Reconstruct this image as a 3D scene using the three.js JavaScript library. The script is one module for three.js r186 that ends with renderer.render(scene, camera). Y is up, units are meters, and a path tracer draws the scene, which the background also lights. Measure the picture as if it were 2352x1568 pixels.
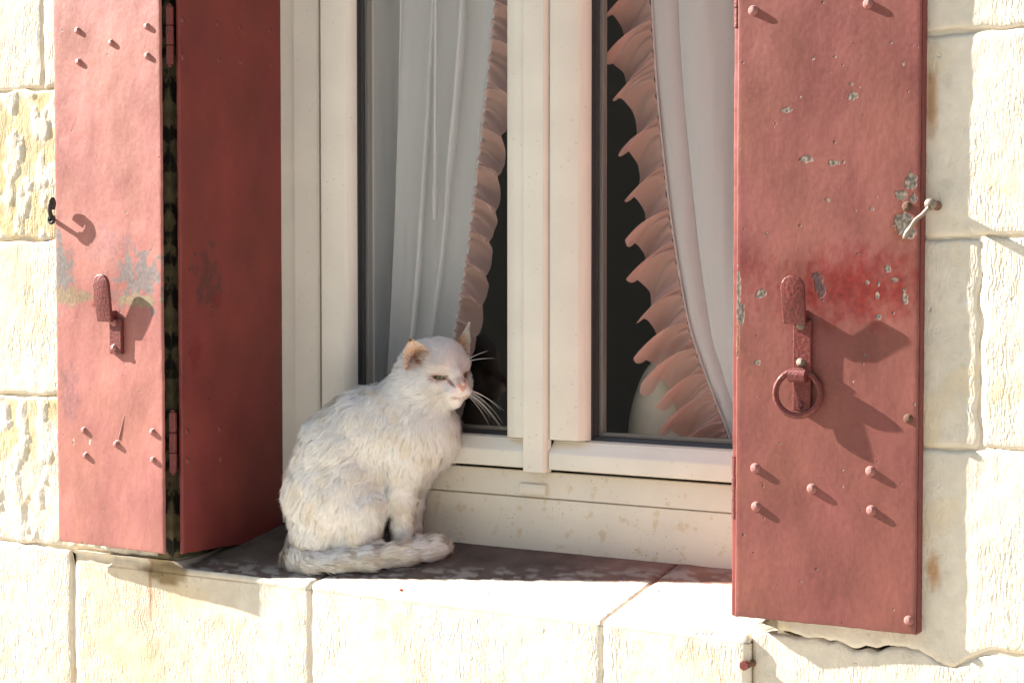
import * as THREE from 'three';
import { RoundedBoxGeometry } from 'three/addons/geometries/RoundedBoxGeometry.js';
import { mergeGeometries, mergeVertices, toCreasedNormals } from 'three/addons/utils/BufferGeometryUtils.js';

// ------------------------------------------------------------------ camera, sky, sun, exposure
const scene = new THREE.Scene();
const V = (x, y, z) => new THREE.Vector3(x, y, z);
const YAW = 33.3 * Math.PI / 180, PITCH = Math.atan(209 / 4600), FOCAL = 4600, PW = 2352, PH = 1568;
const FWD = V(-Math.sin(YAW) * Math.cos(PITCH), -Math.sin(PITCH), -Math.cos(YAW) * Math.cos(PITCH));
const RGT = V(Math.cos(YAW), 0, -Math.sin(YAW)), UPV = RGT.clone().cross(FWD), TOW = FWD.clone().negate();
const EYE = FWD.clone().multiplyScalar(-2.875);
const camera = new THREE.PerspectiveCamera(2 * Math.atan(PH / 2 / FOCAL) * 180 / Math.PI, 1024 / 682, 0.05, 400);
camera.position.copy(EYE);
camera.lookAt(EYE.clone().add(FWD));
scene.add(camera);

const SUNDIR = V(4.7, -2.5, -1).normalize();            // the way the sunlight travels
{                                        // thin bright summer haze: white at the horizon, pale blue overhead, brighter round the sun
  const w = 512, h = 256, d = new Float32Array(w * h * 4), to = SUNDIR.clone().negate();
  for (let j = 0, o = 0; j < h; j++) for (let i = 0; i < w; i++, o += 4) {
    const up = ((j + 0.5) / h - 0.5) * Math.PI, az = ((i + 0.5) / w - 0.5) * 2 * Math.PI, y = Math.sin(up), c = Math.cos(up) * Math.cos(az) * to.x + y * to.y + Math.cos(up) * Math.sin(az) * to.z;
    const e = Math.max(0, y) ** 0.55, glow = 0.4 * Math.exp((c - 1) * 9) + 0.08 * (0.5 + 0.5 * c), g = 0.155 + glow;
    d[o] = (0.95 - 0.38 * e) * g * (1 + 0.1 * glow); d[o + 1] = (0.98 - 0.18 * e) * g; d[o + 2] = (1.0 + 0.06 * e) * g; d[o + 3] = 1;
  }
  const t = new THREE.DataTexture(d, w, h, THREE.RGBAFormat, THREE.FloatType);
  t.mapping = THREE.EquirectangularReflectionMapping; t.magFilter = t.minFilter = THREE.LinearFilter; t.needsUpdate = true;
  scene.background = scene.environment = t;
}
const sun = new THREE.DirectionalLight(new THREE.Color(1, 0.945, 0.87), 4.0);
sun.position.copy(SUNDIR).multiplyScalar(-20);
sun.castShadow = true;
sun.shadow.mapSize.set(4096, 4096);
Object.assign(sun.shadow.camera, { left: -4, right: 4, top: 4, bottom: -4, near: 1, far: 60 });
scene.add(sun, sun.target);
const renderer = new THREE.WebGLRenderer({ antialias: true });
renderer.toneMapping = THREE.LinearToneMapping;
renderer.toneMappingExposure = 4.85;
renderer.shadowMap.enabled = true;

// ------------------------------------------------------------------ helpers
let seed = 12345;
const rnd = () => { seed = (seed + 0x6d2b79f5) | 0; let t = Math.imul(seed ^ (seed >>> 15), 1 | seed); t = (t + Math.imul(t ^ (t >>> 7), 61 | t)) ^ t; return ((t ^ (t >>> 14)) >>> 0) / 4294967296; };
const rr = (a, b) => a + (b - a) * rnd();
const clamp = (x, a = 0, b = 1) => Math.min(b, Math.max(a, x));
const lerp = (a, b, t) => a + (b - a) * t;
const sstep = (a, b, x) => { const t = clamp((x - a) / (b - a)); return t * t * (3 - 2 * t); };
// a photo pixel (2352 x 1568) gives a direction; the plane the thing lies in gives its distance
const ray = (px, py) => FWD.clone().multiplyScalar(FOCAL).addScaledVector(RGT, px - PW / 2).addScaledVector(UPV, PH / 2 - py).normalize();
const onPlane = (px, py, p0, n) => { const d = ray(px, py), t = p0.clone().sub(EYE).dot(n) / d.dot(n); return EYE.clone().addScaledVector(d, t); };
const P = (px, py, z) => onPlane(px, py, V(0, 0, z), V(0, 0, 1));
// noise
const hash3 = (x, y, z) => { let h = Math.imul(x, 374761393) ^ Math.imul(y, 668265263) ^ Math.imul(z, 1440670441); h = Math.imul(h ^ (h >>> 13), 1274126177); return ((h ^ (h >>> 16)) >>> 0) / 4294967296; };
const fade = (t) => t * t * t * (t * (t * 6 - 15) + 10);
const grad = (h, x, y, z) => { h = (h * 4294967296) & 15; const u = h < 8 ? x : y, v = h < 4 ? y : h === 12 || h === 14 ? x : z; return ((h & 1) ? -u : u) + ((h & 2) ? -v : v); };
function noise(x, y, z = 0.37) {         // gradient noise, about -1..1
  const ix = Math.floor(x), iy = Math.floor(y), iz = Math.floor(z), a = x - ix, b = y - iy, c = z - iz, u = fade(a), v = fade(b), w = fade(c);
  const g = (i, j, k) => grad(hash3(ix + i, iy + j, iz + k), a - i, b - j, c - k);
  return 1.35 * lerp(lerp(lerp(g(0, 0, 0), g(1, 0, 0), u), lerp(g(0, 1, 0), g(1, 1, 0), u), v), lerp(lerp(g(0, 0, 1), g(1, 0, 1), u), lerp(g(0, 1, 1), g(1, 1, 1), u), v), w);
}
const fbm = (x, y, z = 0, n = 4) => { let s = 0, a = 0.5; for (let i = 0; i < n; i++) { s += a * noise(x, y, z + i * 7.3); const q = x; x = 1.62 * x - 1.22 * y; y = 1.22 * q + 1.62 * y; z *= 2.03; a *= 0.5; } return s; };
const G8 = Array.from({ length: 16 }, (_, i) => [Math.cos(i * Math.PI / 8 + 0.2), Math.sin(i * Math.PI / 8 + 0.2)]);
function tnoise(x, y, px, py, s = 0) {   // periodic gradient noise
  const ix = Math.floor(x), iy = Math.floor(y), a = x - ix, b = y - iy, u = fade(a), v = fade(b), m = (q, p) => ((q % p) + p) % p;
  const h = (i, j) => { const g = G8[(hash3(m(ix + i, px), m(iy + j, py), s) * 16) | 0]; return g[0] * (a - i) + g[1] * (b - j); };
  return 1.5 * lerp(lerp(h(0, 0), h(1, 0), u), lerp(h(0, 1), h(1, 1), u), v);
}
const tfbm = (u, v, p, n, s = 0) => { let a = 0.5, t = 0; for (let i = 0; i < n; i++) { t += a * tnoise(u * p, v * p, p, p, s + i); p *= 2; a *= 0.5; } return t; };
function n2(x, y, s) {                   // gradient noise on a plane; s is a whole number
  const ix = Math.floor(x), iy = Math.floor(y), a = x - ix, b = y - iy, u = fade(a), v = fade(b);
  const h = (i, j) => { const g = G8[(hash3(ix + i, iy + j, s) * 16) | 0]; return g[0] * (a - i) + g[1] * (b - j); };
  return 1.5 * lerp(lerp(h(0, 0), h(1, 0), u), lerp(h(0, 1), h(1, 1), u), v);
}
const f2 = (x, y, s, n = 4) => { let t = 0, a = 0.5; for (let i = 0; i < n; i++) { t += a * n2(x, y, s + i * 31); const q = x; x = 1.62 * x - 1.22 * y; y = 1.22 * q + 1.62 * y; a *= 0.5; } return t; };
// textures
function texture(w, h, fn, srgb, repeat = true) {      // fn(u, v) -> [r,g,b] 0..1 (sRGB values if srgb) or one number
  const d = new Uint8Array(w * h * 4);
  for (let y = 0, o = 0; y < h; y++) for (let x = 0; x < w; x++, o += 4) {
    const c = fn((x + 0.5) / w, (y + 0.5) / h);
    if (c.length) { d[o] = clamp(c[0]) * 255; d[o + 1] = clamp(c[1]) * 255; d[o + 2] = clamp(c[2]) * 255; } else d[o] = d[o + 1] = d[o + 2] = clamp(c) * 255;
    d[o + 3] = 255;
  }
  const t = new THREE.DataTexture(d, w, h);
  t.magFilter = THREE.LinearFilter; t.minFilter = THREE.LinearMipmapLinearFilter; t.generateMipmaps = true;
  if (repeat) t.wrapS = t.wrapT = THREE.RepeatWrapping;
  if (srgb) t.colorSpace = THREE.SRGBColorSpace;
  t.needsUpdate = true;
  return t;
}
const col = (r, g, b) => new THREE.Color().setRGB(r, g, b);
const std = (o) => new THREE.MeshStandardMaterial(o);
const taken = {};
const numbered = (n) => { const k = taken[n] = (taken[n] ?? -1) + 1; return k ? n + '_' + String(k).padStart(3, '0') : n; };
function mesh(name, geo, mat, parent) {
  const m = new THREE.Mesh(geo, mat);
  m.name = name; m.castShadow = m.receiveShadow = true;
  parent?.add(m);
  return m;
}
function thing(name, label, category, pos = V(0, 0, 0), group) {
  const g = new THREE.Group();
  g.name = numbered(name); g.position.copy(pos); g.userData = { label, category };
  if (group) g.userData.group = group;
  scene.add(g);
  return g;
}
function structure(name, geo, mat) { const m = mesh(numbered(name), geo, mat); m.userData.kind = 'structure'; scene.add(m); return m; }
function uvBox(g, s = 1, ou = 0, ov = 0) {             // uv in metres by the way each face points
  g.computeBoundingBox(); if (!g.attributes.normal) g.computeVertexNormals();
  const p = g.attributes.position, n = g.attributes.normal, uv = new Float32Array(p.count * 2);
  for (let i = 0; i < p.count; i++) {
    const ax = Math.abs(n.getX(i)), ay = Math.abs(n.getY(i)), az = Math.abs(n.getZ(i)), x = p.getX(i), y = p.getY(i), z = p.getZ(i);
    const [a, b] = az >= ax && az >= ay ? [x, y] : ax >= ay ? [z, y] : [x, z];
    uv[i * 2] = a * s + ou; uv[i * 2 + 1] = b * s + ov;
  }
  g.setAttribute('uv', new THREE.BufferAttribute(uv, 2));
  return g;
}
function box(x0, x1, y0, y1, z0, z1, r = 0.002, seg = 2) {
  const g = new RoundedBoxGeometry(x1 - x0, y1 - y0, z1 - z0, seg, Math.min(r, (x1 - x0) / 2.01, (y1 - y0) / 2.01, (z1 - z0) / 2.01));
  g.translate((x0 + x1) / 2, (y0 + y1) / 2, (z0 + z1) / 2);
  return uvBox(g);
}
const MY = new THREE.Matrix4().makeBasis(V(1, 0, 0), V(0, 0, -1), V(0, 1, 0)), MX = new THREE.Matrix4().makeBasis(V(0, 0, -1), V(0, 1, 0), V(1, 0, 0));
function barY(pts, y0, y1) {             // cross-section [x, z] swept from y0 to y1
  const g = new THREE.ExtrudeGeometry(new THREE.Shape(pts.map(([x, z]) => new THREE.Vector2(x, -z))), { depth: y1 - y0, bevelEnabled: false });
  g.applyMatrix4(MY).translate(0, y0, 0);
  return uvBox(toCreasedNormals(g, 0.7));
}
function barX(pts, x0, x1) {             // cross-section [z, y] swept from x0 to x1
  const g = new THREE.ExtrudeGeometry(new THREE.Shape(pts.map(([z, y]) => new THREE.Vector2(-z, y))), { depth: x1 - x0, bevelEnabled: false });
  g.applyMatrix4(MX).translate(x0, 0, 0);
  return uvBox(toCreasedNormals(g, 0.7));
}
function grid(nu, nv, fn, cfn) {         // surface from fn(u, v) -> [x, y, z] or Vector3, u and v in 0..1; cfn gives a linear vertex colour
  const pos = [], idx = [], uv = [], c = [];
  for (let j = 0; j <= nv; j++) for (let i = 0; i <= nu; i++) {
    const q = fn(i / nu, j / nv);
    const a = q.isVector3 ? [q.x, q.y, q.z] : q;
    pos.push(a[0], a[1], a[2]); uv.push(a[3] ?? i / nu, a[4] ?? j / nv);
    if (cfn) c.push(...cfn(i / nu, j / nv, a));
  }
  for (let j = 0; j < nv; j++) for (let i = 0; i < nu; i++) { const a = j * (nu + 1) + i, b = a + 1, d = a + nu + 1, e = d + 1; idx.push(a, b, e, a, e, d); }
  const g = new THREE.BufferGeometry();
  g.setAttribute('position', new THREE.Float32BufferAttribute(pos, 3));
  g.setAttribute('uv', new THREE.Float32BufferAttribute(uv, 2));
  if (cfn) g.setAttribute('color', new THREE.Float32BufferAttribute(c, 3));
  g.setIndex(idx); g.computeVertexNormals();
  return g;
}
const tube = (pts, r, seg = 40, rad = 10, closed = false) => new THREE.TubeGeometry(new THREE.CatmullRomCurve3(pts, closed), seg, r, rad, closed);
function cyl(a, b, r0, r1 = r0, n = 16) {
  const d = b.clone().sub(a), g = new THREE.CylinderGeometry(r1, r0, d.length(), n);
  g.applyQuaternion(new THREE.Quaternion().setFromUnitVectors(V(0, 1, 0), d.clone().normalize()));
  return g.translate((a.x + b.x) / 2, (a.y + b.y) / 2, (a.z + b.z) / 2);
}
const plain = (g) => { for (const k of Object.keys(g.attributes)) if (!['position', 'normal', 'uv'].includes(k)) g.deleteAttribute(k); return g.index ? g.toNonIndexed() : g; };
const merge = (...g) => mergeGeometries(g.flat().map(plain));

// ------------------------------------------------------------------ materials
const plasterBump = texture(1024, 1024, (u, v) => {    // tile of 0.5 m: chiselled upright strokes, crusts and pits of thick limewash
  const stroke = tnoise(u * 150 + 1.5 * tnoise(u * 24, v * 24, 24, 24, 9), v * 22, 150, 22, 1) * 0.5 + tnoise(u * 260, v * 60, 260, 60, 2) * 0.3;
  const weave = tnoise(u * 70, v * 170, 70, 170, 3) * 0.25;
  const crust = tfbm(u, v, 16, 5, 4);
  const pit = Math.max(0, tnoise(u * 48, v * 36, 48, 36, 30) - 0.72) * 2.4;
  const patch = sstep(-0.25, 0.35, tfbm(u, v, 5, 3, 17));
  return 0.55 + (0.35 + 0.65 * patch) * (stroke + weave) * 0.26 + crust * 0.22 - pit;
});
const plasterMap = texture(512, 512, (u, v) => {
  const a = tfbm(u, v, 6, 5, 40), b = tfbm(u, v, 24, 3, 50), y = sstep(0.12, 0.4, tfbm(u, v, 4, 4, 60)), d = sstep(0.28, 0.42, tfbm(u, v, 20, 4, 70));
  const k = 0.94 + a * 0.08 + b * 0.05 - d * 0.035;
  return [k * 1.0, k * (0.975 - y * 0.025), k * (0.93 - y * 0.07)];
}, true);
const limewash = std({ color: col(0.76, 0.725, 0.655), map: plasterMap, bumpMap: plasterBump, bumpScale: 0.0031, roughness: 0.95, vertexColors: true });
const mortarMat = std({ color: col(0.72, 0.68, 0.6), map: plasterMap, bumpMap: plasterBump, bumpScale: 0.0012, roughness: 1 });
const mossShadeStone = std({ color: col(0.3, 0.27, 0.2), roughness: 1, bumpMap: plasterBump, bumpScale: 0.002, map: texture(256, 512, (u, v) => {
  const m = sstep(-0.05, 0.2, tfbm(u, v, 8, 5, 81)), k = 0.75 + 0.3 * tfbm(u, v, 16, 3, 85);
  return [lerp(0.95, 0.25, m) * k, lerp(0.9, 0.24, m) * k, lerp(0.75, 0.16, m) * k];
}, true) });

// ------------------------------------------------------------------ the setting: street and room
structure('street', new THREE.BoxGeometry(60, 0.2, 60).translate(0, -1.6, 20), std({ color: col(0.53, 0.49, 0.43), roughness: 0.95 }));
{
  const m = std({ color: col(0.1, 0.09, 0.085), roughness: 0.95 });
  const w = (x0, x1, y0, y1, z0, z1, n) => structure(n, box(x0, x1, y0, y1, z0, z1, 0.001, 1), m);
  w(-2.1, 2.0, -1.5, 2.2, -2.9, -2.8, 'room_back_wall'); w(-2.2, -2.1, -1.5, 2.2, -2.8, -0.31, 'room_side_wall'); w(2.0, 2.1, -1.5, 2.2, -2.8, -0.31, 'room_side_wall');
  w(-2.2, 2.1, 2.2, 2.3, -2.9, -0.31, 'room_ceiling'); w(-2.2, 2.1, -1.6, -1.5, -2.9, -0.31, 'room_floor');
}

{                                        // unseen building added to block the sky from the pane reflections
  const t = thing('added_house', 'unseen stone building added across the street to darken the pane reflections', 'added_house', V(-4, -1.5, 6.5));
  const m = std({ color: col(0.4, 0.36, 0.3), roughness: 0.95 }), wd = std({ color: col(0.3, 0.3, 0.3), roughness: 0.3 }), rf = std({ color: col(0.32, 0.15, 0.1), roughness: 0.9 });
  mesh('wall', new THREE.BoxGeometry(24, 6, 4).translate(0, 3, 2.2), m, t);
  mesh('roof', new THREE.CylinderGeometry(0.01, 3.4, 2, 4, 1).rotateY(Math.PI / 4).scale(5.4, 1, 1).translate(0, 7, 2.2), rf, t);
  for (let i = 0; i < 6; i++) for (const y of [1.0, 3.7]) mesh('window', new THREE.BoxGeometry(1, 1.5, 0.1).translate(-10 + i * 4, y + 0.75, 0.18), wd, t);
}

// ------------------------------------------------------------------ stone wall
const OX0 = -0.66, OX1 = 0.42, OY1 = 1.12, SILLX0 = -0.889, SILLX1 = 0.383, ZB = -0.30;
const COURSES = [-1.5, -1.13, -0.745, -0.372, -0.117, 0.148, 0.403, 0.66, 0.92, 1.12, 1.4, 1.66, 1.92, 2.18, 2.44];
// an open crack runs under the right-hand shutter, along the bed joint
const CRACK = [[1700, 1432], [1740, 1438], [1768, 1448], [1790, 1450], [1820, 1457], [1850, 1464], [1878, 1466], [1905, 1476], [1925, 1473], [1960, 1489], [1990, 1487], [2012, 1494], [2035, 1486], [2062, 1484], [2095, 1489], [2120, 1500], [2150, 1517], [2190, 1542]].map(([x, y]) => P(x, y, 0));
const crackY = (x) => { let i = 0; while (i < CRACK.length - 2 && CRACK[i + 1].x < x) i++; const a = CRACK[i], b = CRACK[i + 1]; return lerp(a.y, b.y, clamp((x - a.x) / (b.x - a.x))) + 0.0012 * noise(x * 90, 4.4) + 0.0006 * noise(x * 300, 4.4); };
const wall = thing('stone_wall', 'limewashed stone block wall round the window, cream white with flaking patches', 'wall');
{
  const s = new THREE.Shape([[-3, -1.5], [3, -1.5], [3, 2.44], [-3, 2.44]].map((p) => new THREE.Vector2(...p)));
  s.holes.push(new THREE.Path([[OX0, OY1], [OX1, OY1], [OX1, -0.745], [OX0, -0.745]].map((p) => new THREE.Vector2(...p))));
  const up = [], dn = [];
  for (let i = 0; i <= 60; i++) { const x = lerp(0.428, 0.63, i / 60), y = crackY(x), w = 0.0052 * Math.sin(Math.PI * i / 60) ** 0.5; up.push(new THREE.Vector2(x, y + w)); dn.push(new THREE.Vector2(x, y - w)); }
  s.holes.push(new THREE.Path([...up, ...dn.slice(1, -1).reverse()]));
  const g = new THREE.ExtrudeGeometry(s, { depth: -0.0047 - ZB, bevelEnabled: false }).translate(0, 0, ZB);
  mesh('mortar', uvBox(g, 2), mortarMat, wall);
}
mesh('reveal_face', uvBox(box(OX0 - 0.03, OX0 + 0.004, -0.37, OY1, -0.2, 0.0035, 0.001, 1), 3), mossShadeStone, wall);  // moss, with the shade of the hinge gap put into its dark colour
const STAINS = [[2140, 235, 0.012, 0.06], [2142, 1310, 0.014, 0.035]].map(([px, py, w, h]) => { const q = P(px, py, 0); return [q.x, q.y, w, h]; });
const tint = (x, y, tone) => {           // limewash, with ochre stone showing where it has come away
  let r = tone, g = tone, b = tone;
  if (x < -0.6) {
    const inFlaked = sstep(0.135, 0.16, y) * (1 - sstep(0.39, 0.41, y)) + sstep(-0.26, -0.2, y) * (1 - sstep(-0.13, -0.11, y));
    const o = inFlaked * sstep(-0.04, 0.1, fbm(x * 26, y * 13, 3.1, 5));
    r *= lerp(1, 0.84, o); g *= lerp(1, 0.76, o); b *= lerp(1, 0.55, o);
  }
  if (x > 0.62) for (const [sx, sy, w, h] of STAINS) {     // rust washed off the iron
    const k = sstep(1, 0.3, Math.hypot((x - sx) / w, (y - sy) / h) + 0.5 * fbm(x * 120, y * 50, 2.2, 3)) * 0.85;
    r = lerp(r, 0.62, k); g = lerp(g, 0.36, k); b = lerp(b, 0.18, k);
  }
  return [r, g, b];
};
const gapAt = (x) => 0.0006 + 0.0026 * Math.max(0, noise(x * 28, 6.6) + 0.25) * sstep(0.64, 0.6, x);
function stone(x0, x1, y0, y1, z, tone, rough = 1, opt = {}) {
  const near = x1 > -1.1 && x0 < 0.8 && y1 > -0.5 && y0 < 0.5, step = near ? 0.005 : 0.04;
  const nu = Math.max(4, Math.round((x1 - x0) / step)), nv = Math.max(4, Math.round((y1 - y0) / step)), s = hash3(Math.round(x0 * 991), Math.round(y0 * 733), 5) * 50;
  const rim = 0.011;
  const g = grid(nu + 4, nv + 4, (u, v) => {
    const iu = Math.round(u * (nu + 4)), iv = Math.round(v * (nv + 4)), cu = clamp((iu - 2) / nu), cv = clamp((iv - 2) / nv);
    let x = lerp(x0, x1, cu), ya = y0, yb = y1;
    if (opt.below) ya = lerp(crackY(x) + gapAt(x), y0, sstep(0.64, 0.72, x)); if (opt.above) yb = lerp(crackY(x) - gapAt(x), y1, sstep(0.64, 0.72, x));
    let y = lerp(ya, yb, cv);
    const out = Math.round(Math.max(Math.abs(iu - 2 - cu * nu), Math.abs(iv - 2 - cv * nv)));
    const ex = Math.min(x - x0, x1 - x), ey = Math.min(y - ya, yb - y), e = Math.min(ex, ey) + 0.004 * (fbm(x * 45, y * 45, s) + 0.5);
    let h = -0.003 * Math.exp(-Math.max(0, e) / 0.0035);
    h += rough * (0.0013 * fbm(x * 8, y * 8, s, 3) + 0.0009 * fbm(x * 55, y * 38, s + 3, 3));
    if (opt.flake) { const f = fbm(x * 26, y * 13, 3.1, 5) + opt.flake; h += 0.002 * sstep(-0.02, 0.05, -f) - 0.0008; }
    if (out) h = out > 1 ? -0.03 : -0.012;
    if (!opt.above && !opt.below) x += 0.004 * noise(y * 30, s) * Math.exp(-ex / 0.02); y += 0.004 * noise(x * 26, s + 9) * Math.exp(-ey / 0.02);
    return [x, y, z + h, x * 2 + s, y * 2 + s * 0.7];
  }, (u, v, a) => tint(a[0], a[1], tone));
  return mesh('stone', g, limewash, wall);
}
for (let c = 0; c < COURSES.length - 1; c++) {
  const y0 = COURSES[c], y1 = COURSES[c + 1], sill = y1 < -0.36 && y0 > -0.8, open = y0 > -0.4 && y1 < 1.13;
  const spans = sill ? [[-3, SILLX0], [SILLX1, 3]] : open ? [[-3, OX0], [OX1, 3]] : [[-3, 3]];
  const fixed = { 3: [-1.32, 0.79], 4: [-1.2, 0.697, 1.1], 5: [-1.45, 1.0], 6: [-0.945, -1.4, 0.86] , 2: [-1.36, 0.79] }[c] ?? [];
  for (const [a, b] of spans) {
    const cuts = [a, b];
    for (const f of fixed) if (f > a && f < b) cuts.push(f);
    for (let x = -3 + 0.3 * hash3(c, 1, 2); x < 3; x += 0.42 + 0.2 * hash3(c, Math.round(x * 50), 7)) if (cuts.every((q) => Math.abs(q - x) > 0.3) && x > a && x < b && !(x > -1.3 && x < 1.0 && y1 > -0.4 && y0 < 0.66)) cuts.push(x);
    cuts.sort((p, q) => p - q);
    for (let i = 0; i + 1 < cuts.length; i++) stone(cuts[i] + 0.002, cuts[i + 1] - 0.002, y0 + 0.002, y1 - 0.002, cuts[i] > 0.3 ? -0.0015 : 0, 0.94 + 0.06 * hash3(c, i, 11), 1, { below: c === 3 && cuts[i] > 0.3 && cuts[i] < 0.6, above: c === 2 && cuts[i] > 0.3 && cuts[i] < 0.6, flake: cuts[i] < -0.6 && (c === 5 || c === 3) ? 0.05 : 0 });
  }
}

// ------------------------------------------------------------------ window sill
const sillThing = thing('window_sill', 'sloping limewashed stone sill under the window, worn maroon paint on top drawn to the shutter shadow line', 'sill', V(-0.25, -0.75, -0.1));
const SILL0 = -0.384, SLOPE = 0.24, sillY = (z) => SILL0 - SLOPE * z;
const sillMat = std({ color: col(0.76, 0.725, 0.655), map: plasterMap, bumpMap: plasterBump, bumpScale: 0.0029, roughness: 0.95, vertexColors: true });
function sillStone(x0, x1, shade) {
  const prof = [];                       // (z, y) from the back of the top to the foot of the front
  for (let i = 0; i <= 40; i++) { const z = lerp(-0.245, -0.004, i / 40); prof.push([z, sillY(z), 0]); }
  for (let i = 1; i <= 6; i++) { const a = i / 6 * Math.PI / 2; prof.push([-0.004 + 0.013 * Math.sin(a), sillY(-0.004) - 0.013 * (1 - Math.cos(a)), i / 6]); }
  for (let i = 1; i <= 50; i++) prof.push([0.009, lerp(sillY(-0.004) - 0.013, -0.745, i / 50), 1]);
  const nu = Math.round((x1 - x0) / 0.006), nv = prof.length - 1, s = x0 * 13 + 7;
  const at = (u, v) => {
    const iu = Math.round(u * (nu + 4)), cu = clamp((iu - 2) / nu), out = Math.round(Math.abs(iu - 2 - cu * nu));
    let [z, y, f] = prof[Math.round(v * nv)], x = lerp(x0, x1, cu);
    z -= 0.009 * f * sstep(0.2, -0.5, x);
    const ex = Math.min(x - x0, x1 - x) + 0.003 * fbm(y * 60, s, z * 60);
    const q = z + y;
    let h = -0.003 * Math.exp(-Math.max(0, ex) / 0.003) + 0.0015 * fbm(x * 9, q * 9, s, 3) + (f < 0.1 ? 0.0012 : 0.0013) * fbm(x * 38, q * 34, s + 3, 3);
    h -= 0.008 * Math.max(0, fbm(x * 14, s, 5, 3) - 0.05) * Math.sin(Math.PI * clamp(f)) * 2;       // chipped nosing
    if (out) h = out > 1 ? -0.03 : -0.014;
    const up = 1 - sstep(OX0 + 0.004, OX0 + 0.026, x);                                               // under the jamb the block runs up to the first course
    if (up > 0 && f < 1) { const k = v * nv / 40; if (v * nv <= 40) { z = lerp(z, lerp(-0.1, 0.004, k), up); y = lerp(y, -0.3735, up); } else { y = lerp(y, lerp(-0.3735, sillY(-0.004) - 0.013, f), up); } }
    const a = f * Math.PI / 2, ny = f >= 1 ? 0 : Math.cos(a) * 0.972 , nz = f >= 1 ? 1 : Math.sin(a) + 0.236 * (1 - f);
    return [x, y + ny * h, z + nz * h, x * 2, (f < 1 ? -z : y) * 2 + s];
  };
  return mesh('sill_stone', grid(nu + 4, nv, at, (u, v, [x, y, z]) => {
    const f = prof[Math.round(v * nv)][2];
    // maroon paint and grime, worn at the nosing; edge painted along the shutter's shadow
    const edge = lerp(0.002, -0.01, sstep(-0.5, -0.38, x)) - Math.max(0, x + 0.43) * 0.206 + 0.006 * fbm(x * 40, z * 40, 8);  // boundary set on the fold's shadow line, so shade sits in the colour
    let paint = (1 - sstep(edge - 0.002, edge + 0.003, z)) * (f < 0.3 ? 1 : 0) * sstep(OX0 + 0.01, OX0 + 0.03, x);
    const worn = sstep(0.02, 0.2, fbm(x * 30, z * 60, 2.2, 4)) * sstep(0.075, 0.02, edge - z);
    const pink = sstep(-0.1, 0.25, x + 0.08 * fbm(x * 9, z * 20, 4));
    const grime = 0.8 + 0.5 * fbm(x * 22, z * 22, 9);
    const pc = [lerp(0.12, 0.32, pink) * grime, lerp(0.088, 0.175, pink) * grime, lerp(0.08, 0.16, pink) * grime];
    for (let k = 0; k < 3; k++) pc[k] = lerp(pc[k], 0.42, worn * 0.55);
    const w = tint(x > -0.55 ? x : 0, y, shade);
    const och = x < -0.5 && f > 0.5 ? sstep(-0.45, -0.75, x + 0.1 * fbm(x * 12, y * 5, 2)) * 0.75 : 0;       // ochre run-off under the shutter
    const rust = x < -0.68 && x > -0.74 ? sstep(0.16, 0.02, Math.abs(x + 0.711 + 0.004 * noise(y * 30, 3)) * 30 - 0.2 * fbm(x * 90, y * 40, 1)) * sstep(-0.52, -0.46, y + 0.02 * noise(x * 60, 2)) : 0;
    w[0] *= 1 - 0.08 * och; w[1] *= 1 - 0.16 * och; w[2] *= 1 - 0.27 * och;
    w[0] = lerp(w[0], 0.55, rust * 0.8); w[1] = lerp(w[1], 0.27, rust * 0.8); w[2] = lerp(w[2], 0.14, rust * 0.8);
    // mould spot below the fold of the shutter
    const mo = sstep(1.15, 0.75, Math.hypot((x + 0.675) / 0.05, (y + 0.388) / 0.027) + 0.35 * fbm(x * 50, y * 50, 6)) * (f > 0.2 || x < OX0 ? 1 : 0) * sstep(0.1, -0.1, Math.abs(x + 0.675) - 0.1);
    for (let k = 0; k < 3; k++) w[k] = lerp(w[k], [0.3, 0.23, 0.1][k], mo * 0.85);
    return [0, 1, 2].map((k) => lerp(w[k], pc[k] / [0.76, 0.725, 0.655][k], paint));
  }).translate(0.25, 0.75, 0.1), sillMat, sillThing);
}
sillStone(SILLX0 + 0.005, -0.3732, 0.97); sillStone(-0.3718, 0.1568, 1); sillStone(0.1582, SILLX1, 1);
mesh('joint_mortar', box(SILLX0 + 0.01, SILLX1 - 0.01, -0.74, -0.4, -0.2, -0.0015, 0.001, 1).translate(0.25, 0.75, 0.1), mortarMat, sillThing);

// ------------------------------------------------------------------ casement window
const pvcMap = texture(512, 512, (u, v) => {           // tile of 0.4 m: cream plastic with specks of dirt
  const a = tfbm(u, v, 5, 4, 90), s1 = sstep(0.66, 0.8, tnoise(u * 130, v * 170, 130, 170, 91)) * sstep(-0.1, 0.25, tfbm(u, v, 7, 3, 92)), s2 = sstep(0.2, 0.45, tfbm(u, v, 18, 4, 93)) * 0.5;
  const k = 0.97 + 0.04 * a;
  return [k * (1 - 0.55 * s1 - 0.1 * s2), k * (0.985 - 0.6 * s1 - 0.17 * s2), k * (0.95 - 0.66 * s1 - 0.28 * s2)];
}, true);
pvcMap.repeat.set(2.5, 2.5);
const cleanMap = texture(256, 256, (u, v) => { const a = tfbm(u, v, 4, 4, 95), s = sstep(0.72, 0.8, tnoise(u * 60, v * 80, 60, 80, 96)) * 0.25, k = 0.97 + 0.05 * a - s * 0.4; return [k, k * 0.985, k * 0.95]; }, true);
cleanMap.repeat.set(2.5, 2.5);
const pvc = std({ color: col(0.8, 0.78, 0.73), map: cleanMap, roughness: 0.38 });
const pvcDirty = std({ color: col(0.78, 0.75, 0.69), map: pvcMap, roughness: 0.45 });
const rubber = std({ color: col(0.015, 0.015, 0.017), roughness: 0.5 });
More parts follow.
